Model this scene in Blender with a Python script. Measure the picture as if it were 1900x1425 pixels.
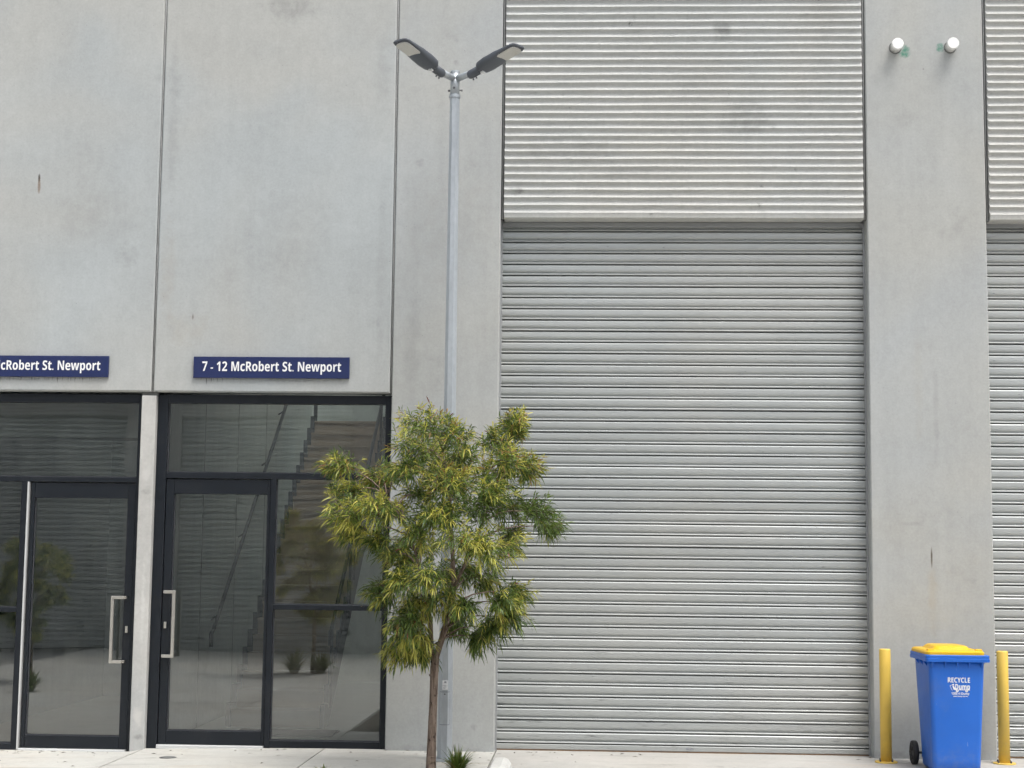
import bpy, bmesh, math, random
import numpy as np
from mathutils import Vector, Matrix

random.seed(11)
for o in list(bpy.data.objects):
    bpy.data.objects.remove(o)
scene = bpy.context.scene
COL = scene.collection

# ------------------------------------------------------------------ camera, sky, sun, exposure
cam_data = bpy.data.cameras.new('camera')
cam = bpy.data.objects.new('camera', cam_data)
COL.objects.link(cam)
scene.camera = cam
cam_data.sensor_fit = 'HORIZONTAL'
cam_data.sensor_width = 36.0
cam_data.lens = 36.0 * 3000 / 1900
cam_data.clip_start = 0.05
cam_data.clip_end = 2000
pitch, yaw, roll = 0.11011, 0.04606, 0.01143
fwd = Vector((-math.sin(yaw) * math.cos(pitch), math.cos(yaw) * math.cos(pitch), math.sin(pitch)))
right = Vector((math.cos(yaw), math.sin(yaw), 0))
up = right.cross(fwd)
r2 = math.cos(roll) * right + math.sin(roll) * up
u2 = -math.sin(roll) * right + math.cos(roll) * up
cam.matrix_world = Matrix(((r2.x, u2.x, -fwd.x, 0.0), (r2.y, u2.y, -fwd.y, -14.9), (r2.z, u2.z, -fwd.z, 1.705), (0, 0, 0, 1)))

SUN_DIR = Vector((0.40, -0.46, 1.20)).normalized()       # towards the sun: high, behind the camera, to the right
world = bpy.data.worlds.new('World')
scene.world = world
world.use_nodes = True
wt = world.node_tree
wt.nodes.clear()
sky = wt.nodes.new('ShaderNodeTexSky')
sky.sky_type = 'NISHITA'
sky.sun_disc = False
sky.sun_elevation = math.asin(SUN_DIR.z)
sky.sun_rotation = math.atan2(SUN_DIR.x, SUN_DIR.y)
sky.air_density = 1.0
sky.dust_density = 4.0
sky.ozone_density = 1.0
hsv = wt.nodes.new('ShaderNodeHueSaturation')             # cloud cover: nearly neutral sky light
hsv.inputs['Saturation'].default_value = 0.30
bg = wt.nodes.new('ShaderNodeBackground')
bg.inputs['Strength'].default_value = 0.15
wo = wt.nodes.new('ShaderNodeOutputWorld')
wt.links.new(sky.outputs[0], hsv.inputs['Color'])
wt.links.new(hsv.outputs[0], bg.inputs['Color'])
wt.links.new(bg.outputs[0], wo.inputs['Surface'])

sun_data = bpy.data.lights.new('sun', 'SUN')
sun_data.energy = 1.5
sun_data.angle = math.radians(30)
sun_data.color = (1.0, 0.97, 0.92)
sun = bpy.data.objects.new('sun', sun_data)
COL.objects.link(sun)
sun.location = (6, -8, 14)
sun.rotation_euler = (-SUN_DIR).to_track_quat('-Z', 'Y').to_euler()

scene.view_settings.view_transform = 'Standard'
scene.view_settings.look = 'None'
scene.view_settings.exposure = 0.67
scene.view_settings.gamma = 1.0
scene.view_settings.use_curve_mapping = False
scene.render.engine = 'CYCLES'
scene.cycles.use_denoising = True
scene.cycles.max_bounces = 6
scene.cycles.diffuse_bounces = 3
scene.cycles.glossy_bounces = 3
scene.cycles.use_adaptive_sampling = True
scene.cycles.adaptive_threshold = 0.04
scene.cycles.adaptive_min_samples = 12
scene.cycles.transparent_max_bounces = 12

# ------------------------------------------------------------------ helpers
def link(o, parent=None):
    COL.objects.link(o)
    if parent is not None:
        o.parent = parent
    return o

def tag(o, label=None, cat=None, group=None, kind=None):
    if label: o['label'] = label
    if cat: o['category'] = cat
    if group: o['group'] = group
    if kind: o['kind'] = kind
    return o

def thing(name, loc, label, cat, group=None, rz=0.0):
    o = bpy.data.objects.new(name, None)
    o.empty_display_size = 0.2
    o.location = loc
    o.rotation_euler = (0, 0, rz)
    COL.objects.link(o)
    return tag(o, label, cat, group)

class MB:
    """collects vertices and faces for one mesh"""
    def __init__(s):
        s.v = []; s.f = []; s.sm = []
    def add(s, verts, faces, smooth=False):
        b = len(s.v)
        s.v += [tuple(p) for p in verts]
        s.f += [tuple(i + b for i in f) for f in faces]
        s.sm += [smooth] * len(faces)
        return s
    def box(s, x0, x1, y0, y1, z0, z1):
        v = [(x0,y0,z0),(x1,y0,z0),(x1,y1,z0),(x0,y1,z0),(x0,y0,z1),(x1,y0,z1),(x1,y1,z1),(x0,y1,z1)]
        f = [(0,3,2,1),(4,5,6,7),(0,1,5,4),(1,2,6,5),(2,3,7,6),(3,0,4,7)]
        return s.add(v, f)
    def cbox(s, x0, x1, y0, y1, z0, z1, c):
        """box whose front face (towards -y) has chamfered edges"""
        v = [(x0,y0+c,z0),(x1,y0+c,z0),(x1,y1,z0),(x0,y1,z0),(x0,y0+c,z1),(x1,y0+c,z1),(x1,y1,z1),(x0,y1,z1),
             (x0+c,y0,z0+c),(x1-c,y0,z0+c),(x1-c,y0,z1-c),(x0+c,y0,z1-c)]
        f = [(0,3,2,1),(4,5,6,7),(1,2,6,5),(2,3,7,6),(3,0,4,7),(8,9,10,11),(0,1,9,8),(1,5,10,9),(5,4,11,10),(4,0,8,11)]
        return s.add(v, f)
    def rbox(s, x0, x1, y0, y1, z0, z1, c):
        """box with every edge chamfered"""
        bm = bmesh.new()
        bmesh.ops.create_cube(bm, size=1.0)
        for q in bm.verts:
            q.co = ((x0+x1)/2 + q.co.x*(x1-x0), (y0+y1)/2 + q.co.y*(y1-y0), (z0+z1)/2 + q.co.z*(z1-z0))
        bmesh.ops.bevel(bm, geom=list(bm.edges), offset=c, segments=2, affect='EDGES', profile=0.5)
        bm.verts.index_update()
        s.add([q.co[:] for q in bm.verts], [[q.index for q in f.verts] for f in bm.faces])
        bm.free()
        return s
    def tube(s, pts, radii, n=8, smooth=True, cap=True, rot=0.0):
        pts = [Vector(p) for p in pts]
        if not hasattr(radii, '__len__'): radii = [radii] * len(pts)
        rings = []
        prev = None
        for i, p in enumerate(pts):
            d = (pts[min(i+1, len(pts)-1)] - pts[max(i-1, 0)]).normalized()
            a = prev if prev is not None else (Vector((1,0,0)) if abs(d.x) < 0.9 else Vector((0,1,0)))
            a = (a - d * a.dot(d)).normalized()
            prev = a
            b = d.cross(a)
            rings.append([p + radii[i] * (math.cos(rot + 2*math.pi*k/n) * a + math.sin(rot + 2*math.pi*k/n) * b) for k in range(n)])
        v = [q for r in rings for q in r]
        f = []
        for i in range(len(pts) - 1):
            for k in range(n):
                f.append((i*n+k, i*n+(k+1)%n, (i+1)*n+(k+1)%n, (i+1)*n+k))
        s.add(v, f, smooth)
        if cap:
            m = (len(pts)-1) * n
            s.add(v[:n], [tuple(range(n-1, -1, -1))])
            s.add(v[m:], [tuple(range(n))])
        return s
    def loft(s, rings, smooth=True, cap=True):
        n = len(rings[0])
        v = [q for r in rings for q in r]
        f = []
        for i in range(len(rings) - 1):
            for k in range(n):
                f.append((i*n+k, i*n+(k+1)%n, (i+1)*n+(k+1)%n, (i+1)*n+k))
        s.add(v, f, smooth)
        if cap:
            s.add(rings[0], [tuple(range(n-1, -1, -1))])
            s.add(rings[-1], [tuple(range(n))])
        return s
    def mesh(s, name):
        me = bpy.data.meshes.new(name)
        me.from_pydata(s.v, [], s.f)
        me.polygons.foreach_set('use_smooth', s.sm)
        me.update()
        return me
    def build(s, name, mat, parent=None, loc=(0,0,0), fix=True):
        me = s.mesh(name)
        if fix:
            bm = bmesh.new(); bm.from_mesh(me)
            bmesh.ops.remove_doubles(bm, verts=bm.verts, dist=1e-5)
            bmesh.ops.recalc_face_normals(bm, faces=bm.faces)
            bm.to_mesh(me); bm.free()
        me.materials.append(mat)
        o = bpy.data.objects.new(name, me)
        o.location = loc
        return link(o, parent)

def rrect(cx, cy, z, w, d, r, seg=4):
    pts = []
    for (sx, sy, a0) in ((1,1,0),(-1,1,90),(-1,-1,180),(1,-1,270)):
        for k in range(seg + 1):
            a = math.radians(a0 + 90*k/seg)
            pts.append((cx + sx*(w/2-r) + r*math.cos(a), cy + sy*(d/2-r) + r*math.sin(a), z))
    return pts

def sans_bold(txt):
    """the same letters as bold sans-serif characters"""
    o = ''
    for ch in txt:
        if 'A' <= ch <= 'Z': o += chr(0x1D5D4 + ord(ch) - 65)
        elif 'a' <= ch <= 'z': o += chr(0x1D5EE + ord(ch) - 97)
        elif '0' <= ch <= '9': o += chr(0x1D7EC + ord(ch) - 48)
        else: o += ch
    return o

def text_mesh(txt, size, bold=0.0, xs=1.0, extrude=0.0, spacing=1.0, shear=0.0):
    cu = bpy.data.curves.new('lettering', 'FONT')
    cu.body = sans_bold(txt); cu.size = size; cu.offset = bold; cu.extrude = extrude
    cu.space_character = spacing; cu.shear = shear; cu.resolution_u = 3
    to = bpy.data.objects.new('lettering_curve', cu)
    COL.objects.link(to)
    bpy.context.view_layer.update()
    dg = bpy.context.evaluated_depsgraph_get()
    me = bpy.data.meshes.new_from_object(to.evaluated_get(dg))
    bpy.data.objects.remove(to)
    bpy.data.curves.remove(cu)
    for v in me.vertices: v.co.x *= xs
    return me

# ------------------------------------------------------------------ materials
class NT:
    def __init__(s, name):
        s.m = bpy.data.materials.new(name)
        s.m.use_nodes = True
        s.t = s.m.node_tree
        s.t.nodes.clear()
        s.out = s.t.nodes.new('ShaderNodeOutputMaterial')
        s.geo = s.t.nodes.new('ShaderNodeNewGeometry')
        s.pos = s.geo.outputs['Position']
    def set(s, sock, val):
        if isinstance(val, bpy.types.NodeSocket): s.t.links.new(val, sock)
        elif val is not None: sock.default_value = val
    def math(s, op, a, b=None, c=None, clamp=False):
        n = s.t.nodes.new('ShaderNodeMath'); n.operation = op; n.use_clamp = clamp
        for i, q in enumerate((a, b, c)):
            if q is not None: s.set(n.inputs[i], q)
        return n.outputs[0]
    def mapv(s, scale, loc=(0,0,0)):
        n = s.t.nodes.new('ShaderNodeMapping')
        s.t.links.new(s.pos, n.inputs['Vector'])
        n.inputs['Scale'].default_value = scale; n.inputs['Location'].default_value = loc
        return n.outputs[0]
    def noise(s, scale, detail=4, rough=0.55, vec=None, dist=0.0):
        n = s.t.nodes.new('ShaderNodeTexNoise')
        s.t.links.new(vec if vec is not None else s.pos, n.inputs['Vector'])
        n.inputs['Scale'].default_value = scale; n.inputs['Detail'].default_value = detail
        n.inputs['Roughness'].default_value = rough; n.inputs['Distortion'].default_value = dist
        return n.outputs['Fac']
    def voro(s, scale, vec=None):
        n = s.t.nodes.new('ShaderNodeTexVoronoi')
        s.t.links.new(vec if vec is not None else s.pos, n.inputs['Vector'])
        n.inputs['Scale'].default_value = scale
        return n.outputs['Distance']
    def ramp(s, fac, a, b, lo=0.0, hi=1.0, smooth=True):
        n = s.t.nodes.new('ShaderNodeMapRange')
        n.interpolation_type = 'SMOOTHSTEP' if smooth else 'LINEAR'
        s.set(n.inputs['Value'], fac)
        n.inputs['From Min'].default_value = a; n.inputs['From Max'].default_value = b
        n.inputs['To Min'].default_value = lo; n.inputs['To Max'].default_value = hi
        return n.outputs['Result']
    def mix(s, fac, a, b, mode='MIX'):
        n = s.t.nodes.new('ShaderNodeMix'); n.data_type = 'RGBA'; n.blend_type = mode
        s.set(n.inputs[0], fac)
        for i, q in ((6, a), (7, b)):
            s.set(n.inputs[i], (q[0], q[1], q[2], 1) if isinstance(q, tuple) else q)
        return n.outputs[2]
    def scalecol(s, col, fac):
        n = s.t.nodes.new('ShaderNodeVectorMath'); n.operation = 'SCALE'
        s.set(n.inputs[0], col); s.set(n.inputs['Scale'], fac)
        return n.outputs[0]
    def bump(s, h, strength=0.3, dist=0.01):
        n = s.t.nodes.new('ShaderNodeBump')
        n.inputs['Strength'].default_value = strength; n.inputs['Distance'].default_value = dist
        s.set(n.inputs['Height'], h)
        return n.outputs[0]
    def xyz(s):
        n = s.t.nodes.new('ShaderNodeSeparateXYZ'); s.t.links.new(s.pos, n.inputs[0]); return n.outputs
    def principled(s, col, rough=0.6, metal=0.0, spec=0.5, normal=None, **kw):
        n = s.t.nodes.new('ShaderNodeBsdfPrincipled')
        s.set(n.inputs['Base Color'], (col[0], col[1], col[2], 1) if isinstance(col, tuple) else col)
        s.set(n.inputs['Roughness'], rough); s.set(n.inputs['Metallic'], metal)
        s.set(n.inputs['Specular IOR Level'], spec)
        if normal is not None: s.set(n.inputs['Normal'], normal)
        for k, q in kw.items(): s.set(n.inputs[k], q)
        return n.outputs[0]
    def done(s, shader):
        s.t.links.new(shader, s.out.inputs['Surface'])
        return s.m

def concrete(name, base, warm, stains=(), blotch=0.24, rough=0.85, streak=0.10, pores=True, fine=0.14, bumpd=0.0015, vary=False, grime=0.0, drips=None, specks=False, tyre=0.0):
    """base: cool grey, warm: warm grey; stains: (x, z, rx, rz, strength, colour, noise_scale)"""
    n = NT(name)
    n1 = n.noise(0.75, 6, 0.6)
    n1b = n.noise(0.5, 2, 0.6, n.mapv((1,1,1), (13.1, 4.2, 7.7)), 0.4)
    n2 = n.noise(5.5, 6, 0.62)
    n3 = n.noise(46, 3, 0.75)
    n5 = n.noise(15, 4, 0.7, n.mapv((1, 1, 0.75), (3, 1, 8)))
    st = n.noise(1.0, 3, 0.6, n.mapv((7, 7, 0.33)))
    v = n.math('MULTIPLY_ADD', n1, blotch * 2, 1 - blotch)
    v = n.math('MULTIPLY_ADD', n.math('SUBTRACT', n2, 0.5), blotch * 0.8, v)
    v = n.math('MULTIPLY_ADD', n.math('SUBTRACT', n3, 0.5), fine * 2.0, v)
    v = n.math('MULTIPLY_ADD', n.math('SUBTRACT', n5, 0.5), fine * 1.7, v)
    v = n.math('MULTIPLY_ADD', n.math('SUBTRACT', st, 0.5), streak * 2, v)
    if vary:
        oi = n.t.nodes.new('ShaderNodeObjectInfo')
        v = n.math('MULTIPLY', v, n.math('MULTIPLY_ADD', oi.outputs['Random'], 0.10, 0.95))
    col = n.mix(n.ramp(n1b, 0.35, 0.68), base, warm)
    col = n.scalecol(col, v)
    if pores:
        vd = n.voro(26)
        ps = n.math('MULTIPLY', n.ramp(vd, 0.10, 0.05), n.ramp(n.noise(9, 2, 0.5), 0.56, 0.62))
        col = n.mix(n.math('MULTIPLY', ps, 0.55), col, (0.10, 0.10, 0.095))
        sm = n.math('MULTIPLY', n.ramp(n.noise(1.7, 5, 0.7, n.mapv((1,1,1), (5,5,5))), 0.62, 0.78), 0.22)
        col = n.mix(sm, col, (0.16, 0.16, 0.155))
    if grime:
        g = n.math('MULTIPLY', n.ramp(n.noise(3.2, 6, 0.7, n.mapv((1, 1, 2.2), (2, 9, 3))), 0.60, 0.74), grime)
        col = n.mix(g, col, (0.13, 0.135, 0.125))
    if tyre:                                     # rubbed tyre and foot marks, brown wash marks
        tm = n.math('MULTIPLY', n.ramp(n.noise(1, 5, 0.7, n.mapv((0.9, 5.5, 1), (1, 4, 0)), 0.6), 0.52, 0.70), tyre)
        col = n.mix(tm, col, (0.27, 0.26, 0.24))
        bw = n.math('MULTIPLY', n.ramp(n.noise(1.1, 4, 0.6, n.mapv((1, 2, 1), (8, 3, 1))), 0.55, 0.75), 0.35)
        col = n.mix(bw, col, (0.46, 0.37, 0.27))
        sp = n.math('MULTIPLY', n.ramp(n.voro(7.0), 0.10, 0.05), n.ramp(n.noise(2.0, 2, 0.5), 0.5, 0.6))
        col = n.mix(n.math('MULTIPLY', sp, 0.5), col, (0.13, 0.12, 0.11))
    if drips:                                    # thin dirty runs below a ledge at height z
        zl, length = drips
        X, Y, Z = n.xyz()
        dn = n.noise(1.0, 2, 0.6, n.mapv((46, 1, 1.5)))
        depth = n.math('MULTIPLY', n.math('SUBTRACT', zl, Z), 1 / length)
        runs = n.ramp(n.math('SUBTRACT', dn, n.math('MULTIPLY', depth, 0.22)), 0.49, 0.60)
        below = n.math('MULTIPLY', n.ramp(depth, -0.02, 0.04), n.ramp(depth, 1.6, 0.2))
        inx = n.math('ADD', n.math('MULTIPLY', n.ramp(X, -3.66, -3.62), n.ramp(X, -3.10, -3.50)), n.ramp(X, -4.5, -4.62))
        below = n.math('MULTIPLY', below, inx)
        col = n.mix(n.math('MULTIPLY', n.math('MULTIPLY', runs, below), 0.75), col, DARK)
    if specks:                                   # black lichen specks
        vs = n.ramp(n.voro(5.5), 0.17, 0.06)
        vs = n.math('MULTIPLY', vs, n.ramp(n.noise(1.3, 4, 0.6), 0.50, 0.62))
        vs = n.math('MULTIPLY', vs, n.ramp(n.noise(60, 2, 0.5), 0.42, 0.58))
        col = n.mix(n.math('MULTIPLY', vs, 0.75), col, DARK)
    if stains:
        X, Y, Z = n.xyz()
        nz = {}
        for (cx, cz, rx, rz, s, c, ns) in stains:
            if ns not in nz: nz[ns] = n.noise(ns, 5, 0.65)
            dx = n.math('MULTIPLY', n.math('SUBTRACT', X, cx), 1 / rx)
            dz = n.math('MULTIPLY', n.math('SUBTRACT', Z, cz), 1 / rz)
            d = n.math('ADD', n.math('MULTIPLY', dx, dx), n.math('MULTIPLY', dz, dz))
            d = n.math('MULTIPLY_ADD', n.math('SUBTRACT', nz[ns], 0.5), -4.5, d)
            col = n.mix(n.ramp(d, 1.3, -0.6, 0.0, s), col, c)
    h = n.noise(55, 2, 0.6)
    return n.done(n.principled(col, rough, 0, 0.3, n.bump(h, 0.35, bumpd)))

def plain(name, col, rough=0.5, metal=0.0, var=0.08, scale=8, spec=0.5, bump=0.0, bscale=120, dirt=0.0, scuff=0.0):
    n = NT(name)
    f = n.math('MULTIPLY_ADD', n.math('SUBTRACT', n.noise(scale, 5, 0.6), 0.5), var * 2, 1.0)
    c = n.scalecol(n.mix(0.0, col, col), f)
    if dirt:
        c = n.mix(n.math('MULTIPLY', n.ramp(n.noise(2.6, 6, 0.7), 0.52, 0.75), dirt), c, (0.20, 0.19, 0.17))
    if scuff:                                     # pale scratches and rubbed marks, road dust low down
        sc_ = n.math('MULTIPLY', n.ramp(n.noise(1, 4, 0.7, n.mapv((55, 55, 9))), 0.66, 0.72), n.ramp(n.noise(4, 3, 0.5), 0.48, 0.6))
        c = n.mix(n.math('MULTIPLY', sc_, scuff), c, (0.62, 0.60, 0.56))
        X_, Y_, Z_ = n.xyz()
        du = n.math('MULTIPLY', n.ramp(Z_, 0.32, 0.0), n.ramp(n.noise(16, 5, 0.7), 0.35, 0.75))
        c = n.mix(n.math('MULTIPLY', du, scuff), c, (0.25, 0.235, 0.21))
    r = n.math('MULTIPLY_ADD', n.math('SUBTRACT', n.noise(scale * 2.3, 4, 0.6), 0.5), 0.18, rough)
    nm = n.bump(n.noise(bscale, 3, 0.5), bump, 0.002) if bump else None
    return n.done(n.principled(c, r, metal, spec, nm))

RUST = (0.16, 0.085, 0.035); DARK = (0.10, 0.10, 0.095); SOOT = (0.15, 0.15, 0.145); PALE = (0.50, 0.49, 0.46)
M = {}
panel_stains = [
    (-5.225, 5.30, 0.012, 0.045, 0.95, (0.04, 0.03, 0.02), 3), (-5.223, 5.22, 0.016, 0.075, 0.75, RUST, 3),
    (-3.70, 3.97, 0.010, 0.035, 0.9, (0.05, 0.03, 0.02), 3), (-2.85, 6.98, 0.28, 0.15, 0.34, SOOT, 9),
    (-3.75, 3.85, 0.25, 0.16, 0.16, (0.32, 0.27, 0.20), 9), (-4.6, 4.95, 0.5, 0.35, 0.14, SOOT, 7),
    (-2.9, 4.7, 0.7, 0.5, 0.12, SOOT, 7), (-4.35, 4.55, 0.13, 0.12, 0.22, SOOT, 14), (-1.95, 6.3, 0.10, 0.5, 0.16, SOOT, 9),
    (-3.95, 5.9, 0.06, 0.9, 0.16, SOOT, 9), (-3.95, 4.4, 0.08, 0.6, 0.18, (0.30, 0.25, 0.19), 9),
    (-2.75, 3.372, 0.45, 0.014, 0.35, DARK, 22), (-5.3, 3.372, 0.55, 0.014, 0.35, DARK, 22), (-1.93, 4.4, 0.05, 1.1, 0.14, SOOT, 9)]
column_stains = [
    (3.14, 1.80, 0.008, 0.085, 0.85, (0.07, 0.05, 0.03), 3), (3.14, 1.45, 0.05, 0.35, 0.35, (0.36, 0.31, 0.22), 5),
    (3.14, 6.35, 0.010, 0.010, 0.95, (0.03, 0.03, 0.03), 3), (2.965, 6.515, 0.060, 0.068, 1.0, (0.03, 0.20, 0.135), 12),
    (3.300, 6.555, 0.046, 0.042, 1.0, (0.03, 0.20, 0.135), 12), (2.95, 5.85, 0.14, 0.12, 0.14, SOOT, 16),
    (3.05, 3.35, 0.05, 0.6, 0.22, (0.36, 0.34, 0.29), 5), (3.2, 3.1, 0.03, 0.5, 0.20, SOOT, 5),
    (-1.25, 6.42, 0.03, 0.03, 0.35, SOOT, 22), (-1.58, 5.45, 0.05, 0.05, 0.25, SOOT, 16), (-1.3, 4.8, 0.4, 0.7, 0.12, (0.27, 0.24, 0.2), 7),
    (-1.0, 0.22, 0.035, 0.035, 0.3, DARK, 22), (-1.4, 0.02, 0.5, 0.03, 0.25, SOOT, 14), (3.0, 0.03, 0.5, 0.04, 0.4, SOOT, 14),
    (2.95, 2.1, 0.12, 0.02, 0.18, SOOT, 8), (-1.62, 3.6, 0.08, 1.5, 0.18, SOOT, 4)]
M['panel'] = concrete('panel_concrete', (0.362, 0.385, 0.390), (0.388, 0.392, 0.376), panel_stains, blotch=0.17, streak=0.05, drips=(3.39, 0.10))
M['column'] = concrete('column_concrete', (0.357, 0.372, 0.373), (0.376, 0.378, 0.358), column_stains, blotch=0.13, streak=0.07)
M['pillar'] = concrete('pillar_concrete', (0.40, 0.405, 0.40), (0.46, 0.455, 0.435),
    [(-4.09, 2.49, 0.045, 0.12, 0.8, (0.54, 0.535, 0.51), 9), (-4.09, 0.27, 0.05, 0.16, 0.8, (0.54, 0.535, 0.51), 9),
     (-4.09, 2.33, 0.05, 0.03, 0.5, DARK, 9), (-4.07, 0.08, 0.05, 0.03, 0.45, DARK, 9), (-4.08, 1.3, 0.022, 0.42, 0.6, (0.58, 0.58, 0.56), 22)], blotch=0.28)
spots = [(1.51, 5.88, 0.26, 0.17, 0.42, SOOT, 6), (1.26, 6.72, 0.10, 0.10, 0.5, SOOT, 6), (-0.66, 5.18, 0.06, 0.04, 0.6, DARK, 9),
         (0.4, 5.35, 0.5, 0.05, 0.22, SOOT, 6), (-0.1, 5.55, 0.55, 0.18, 0.20, SOOT, 9), (2.2, 6.9, 0.3, 0.3, 0.15, SOOT, 6)]
M['ribbed'] = concrete('ribbed_concrete', (0.445, 0.455, 0.445), (0.470, 0.468, 0.445), spots, blotch=0.12, pores=False, streak=0.03, fine=0.16, bumpd=0.003, grime=0.16, specks=True)
M['opposite'] = concrete('opposite_concrete', (0.38, 0.385, 0.38), (0.42, 0.41, 0.39), (), blotch=0.18)
M['slab'] = concrete('slab_concrete', (0.480, 0.476, 0.445), (0.50, 0.48, 0.435),
    (), blotch=0.24, rough=0.8, streak=0.0, pores=False, vary=True, grime=0.42, tyre=0.42)
M['drive'] = concrete('driveway_concrete', (0.40, 0.392, 0.372), (0.42, 0.40, 0.368), (), blotch=0.26, rough=0.8, streak=0.0, pores=False, grime=0.45, tyre=0.48)
M['kerb'] = concrete('kerb_concrete', (0.52, 0.52, 0.50), (0.56, 0.555, 0.53), (), blotch=0.14, streak=0.0, pores=False)
M['ground'] = concrete('ground_concrete', (0.34, 0.335, 0.32), (0.37, 0.36, 0.33), (), blotch=0.22, streak=0.0, pores=False)
M['sealant'] = plain('sealant', (0.155, 0.16, 0.155), 0.8, 0, 0.3, 14)
M['sealant_light'] = plain('sealant_light', (0.33, 0.335, 0.33), 0.8, 0, 0.3, 20)
M['dark_gap'] = plain('joint_backing', (0.045, 0.045, 0.045), 0.9)
M['frame'] = plain('charcoal_aluminium', (0.0085, 0.0115, 0.0165), 0.40, 0.0, 0.12, 5, 0.35, dirt=0.03)
M['bead'] = plain('glazing_bead', (0.060, 0.063, 0.070), 0.45, 0.2, 0.1)
M['white_metal'] = plain('white_aluminium', (0.54, 0.55, 0.55), 0.45, 0.1, 0.1, 10, dirt=0.25)
M['stainless'] = plain('brushed_stainless', (0.56, 0.54, 0.50), 0.34, 0.85, 0.06, 30)
M['sign'] = plain('navy_sign_face', (0.0125, 0.022, 0.088), 0.35, 0.0, 0.06, 4)
M['white_print'] = plain('white_lettering', (0.80, 0.80, 0.80), 0.5, 0.0, 0.03)
M['lamp_body'] = plain('lamp_grey_paint', (0.070, 0.079, 0.094), 0.45, 0.0, 0.12, 9, bump=0.05)
M['lamp_lens'] = plain('lamp_lens', (0.50, 0.49, 0.455), 0.3, 0.0, 0.08, 60)
M['bolt'] = plain('bolt_steel', (0.14, 0.14, 0.145), 0.4, 0.8)
M['pvc'] = plain('white_pipe', (0.80, 0.80, 0.78), 0.4, 0.0, 0.04, 12)
M['pvc_side'] = plain('pipe_side', (0.62, 0.62, 0.60), 0.5, 0.0, 0.15, 14, dirt=0.3)
M['blue'] = plain('blue_bin_plastic', (0.018, 0.128, 0.53), 0.42, 0.0, 0.10, 4, 0.35, bump=0.12, bscale=160, dirt=0.14, scuff=0.25)
M['lid'] = plain('yellow_lid_plastic', (0.74, 0.44, 0.010), 0.40, 0.0, 0.05, 6, 0.45, bump=0.10, bscale=160, dirt=0.12, scuff=0.2)
M['bollard'] = plain('yellow_bollard_paint', (0.72, 0.49, 0.085), 0.48, 0.0, 0.08, 7, dirt=0.14, scuff=0.3)
M['rubber'] = plain('black_rubber', (0.016, 0.017, 0.019), 0.6, 0.0, 0.2, 20)
M['sticker'] = plain('sticker', (0.70, 0.71, 0.72), 0.4)
M['print_grey'] = plain('grey_print', (0.22, 0.23, 0.25), 0.6)
M['soil'] = plain('mulch', (0.055, 0.038, 0.025), 0.95, 0, 0.5, 30, bump=1.0, bscale=40)
M['wall_in'] = concrete('interior_wall', (0.66, 0.69, 0.67), (0.70, 0.71, 0.68), (), blotch=0.06, pores=False)
M['floor_in'] = plain('interior_floor', (0.46, 0.44, 0.40), 0.6, 0, 0.12, 3)
M['ceil_in'] = plain('interior_ceiling', (0.60, 0.60, 0.59), 0.7)
M['timber'] = plain('stair_timber', (0.43, 0.335, 0.265), 0.6, 0, 0.16, 6)
M['stringer'] = plain('stair_steel', (0.045, 0.055, 0.07), 0.5, 0, 0.1)
M['handrail'] = plain('handrail_steel', (0.03, 0.033, 0.04), 0.4, 0.3)
M['mat'] = plain('entrance_mat', (0.025, 0.026, 0.03), 0.95, 0, 0.3, 60)

n = NT('shutter_steel')                                    # painted steel curtain: pale blue-grey, dusty
f = n.math('MULTIPLY_ADD', n.math('SUBTRACT', n.noise(0.9, 4, 0.6), 0.5), 0.16, 1.0)
f = n.math('MULTIPLY_ADD', n.math('SUBTRACT', n.noise(1, 5, 0.6, n.mapv((2.2, 1, 30))), 0.5), 0.12, f)
c = n.scalecol(n.mix(n.ramp(n.noise(0.6, 3, 0.5), 0.35, 0.65), (0.392, 0.412, 0.410), (0.408, 0.418, 0.406)), f)
X_, Y_, Z_ = n.xyz()
low = n.math('ADD', n.ramp(Z_, 1.6, 0.1, 0.0, 0.10), n.ramp(X_, 1.0, 2.6, 0.0, 0.03))   # scuffs gather near the ground
gn = n.math('ADD', n.noise(1, 6, 0.75, n.mapv((3.2, 1, 26), (4, 0, 2))), low)
g = n.math('MULTIPLY', n.ramp(gn, 0.66, 0.80), 0.55)
c = n.mix(g, c, (0.07, 0.07, 0.065))
g2 = n.math('MULTIPLY', n.ramp(n.voro(1.0, n.mapv((3.7, 1, 21))), 0.055, 0.03), 0.7)
c = n.mix(g2, c, (0.05, 0.05, 0.05))
M['slat'] = n.done(n.principled(c, n.math('MULTIPLY_ADD', n.noise(2.5, 4, 0.6), 0.12, 0.30), 0.30, 0.6))

n = NT('galvanised_steel')
sp = n.noise(34, 3, 0.6, n.mapv((1, 1, 0.5)))
f = n.math('MULTIPLY_ADD', n.math('SUBTRACT', sp, 0.5), 0.35, 1.0)
f = n.math('MULTIPLY_ADD', n.math('SUBTRACT', n.noise(3, 5, 0.6, n.mapv((3, 3, 0.6))), 0.5), 0.30, f)
c = n.scalecol(n.mix(0.0, (0.40, 0.43, 0.455), (0.4, 0.43, 0.45)), f)
M['galv'] = n.done(n.principled(c, n.math('MULTIPLY_ADD', sp, 0.25, 0.34), 0.55, 0.5))

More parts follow.
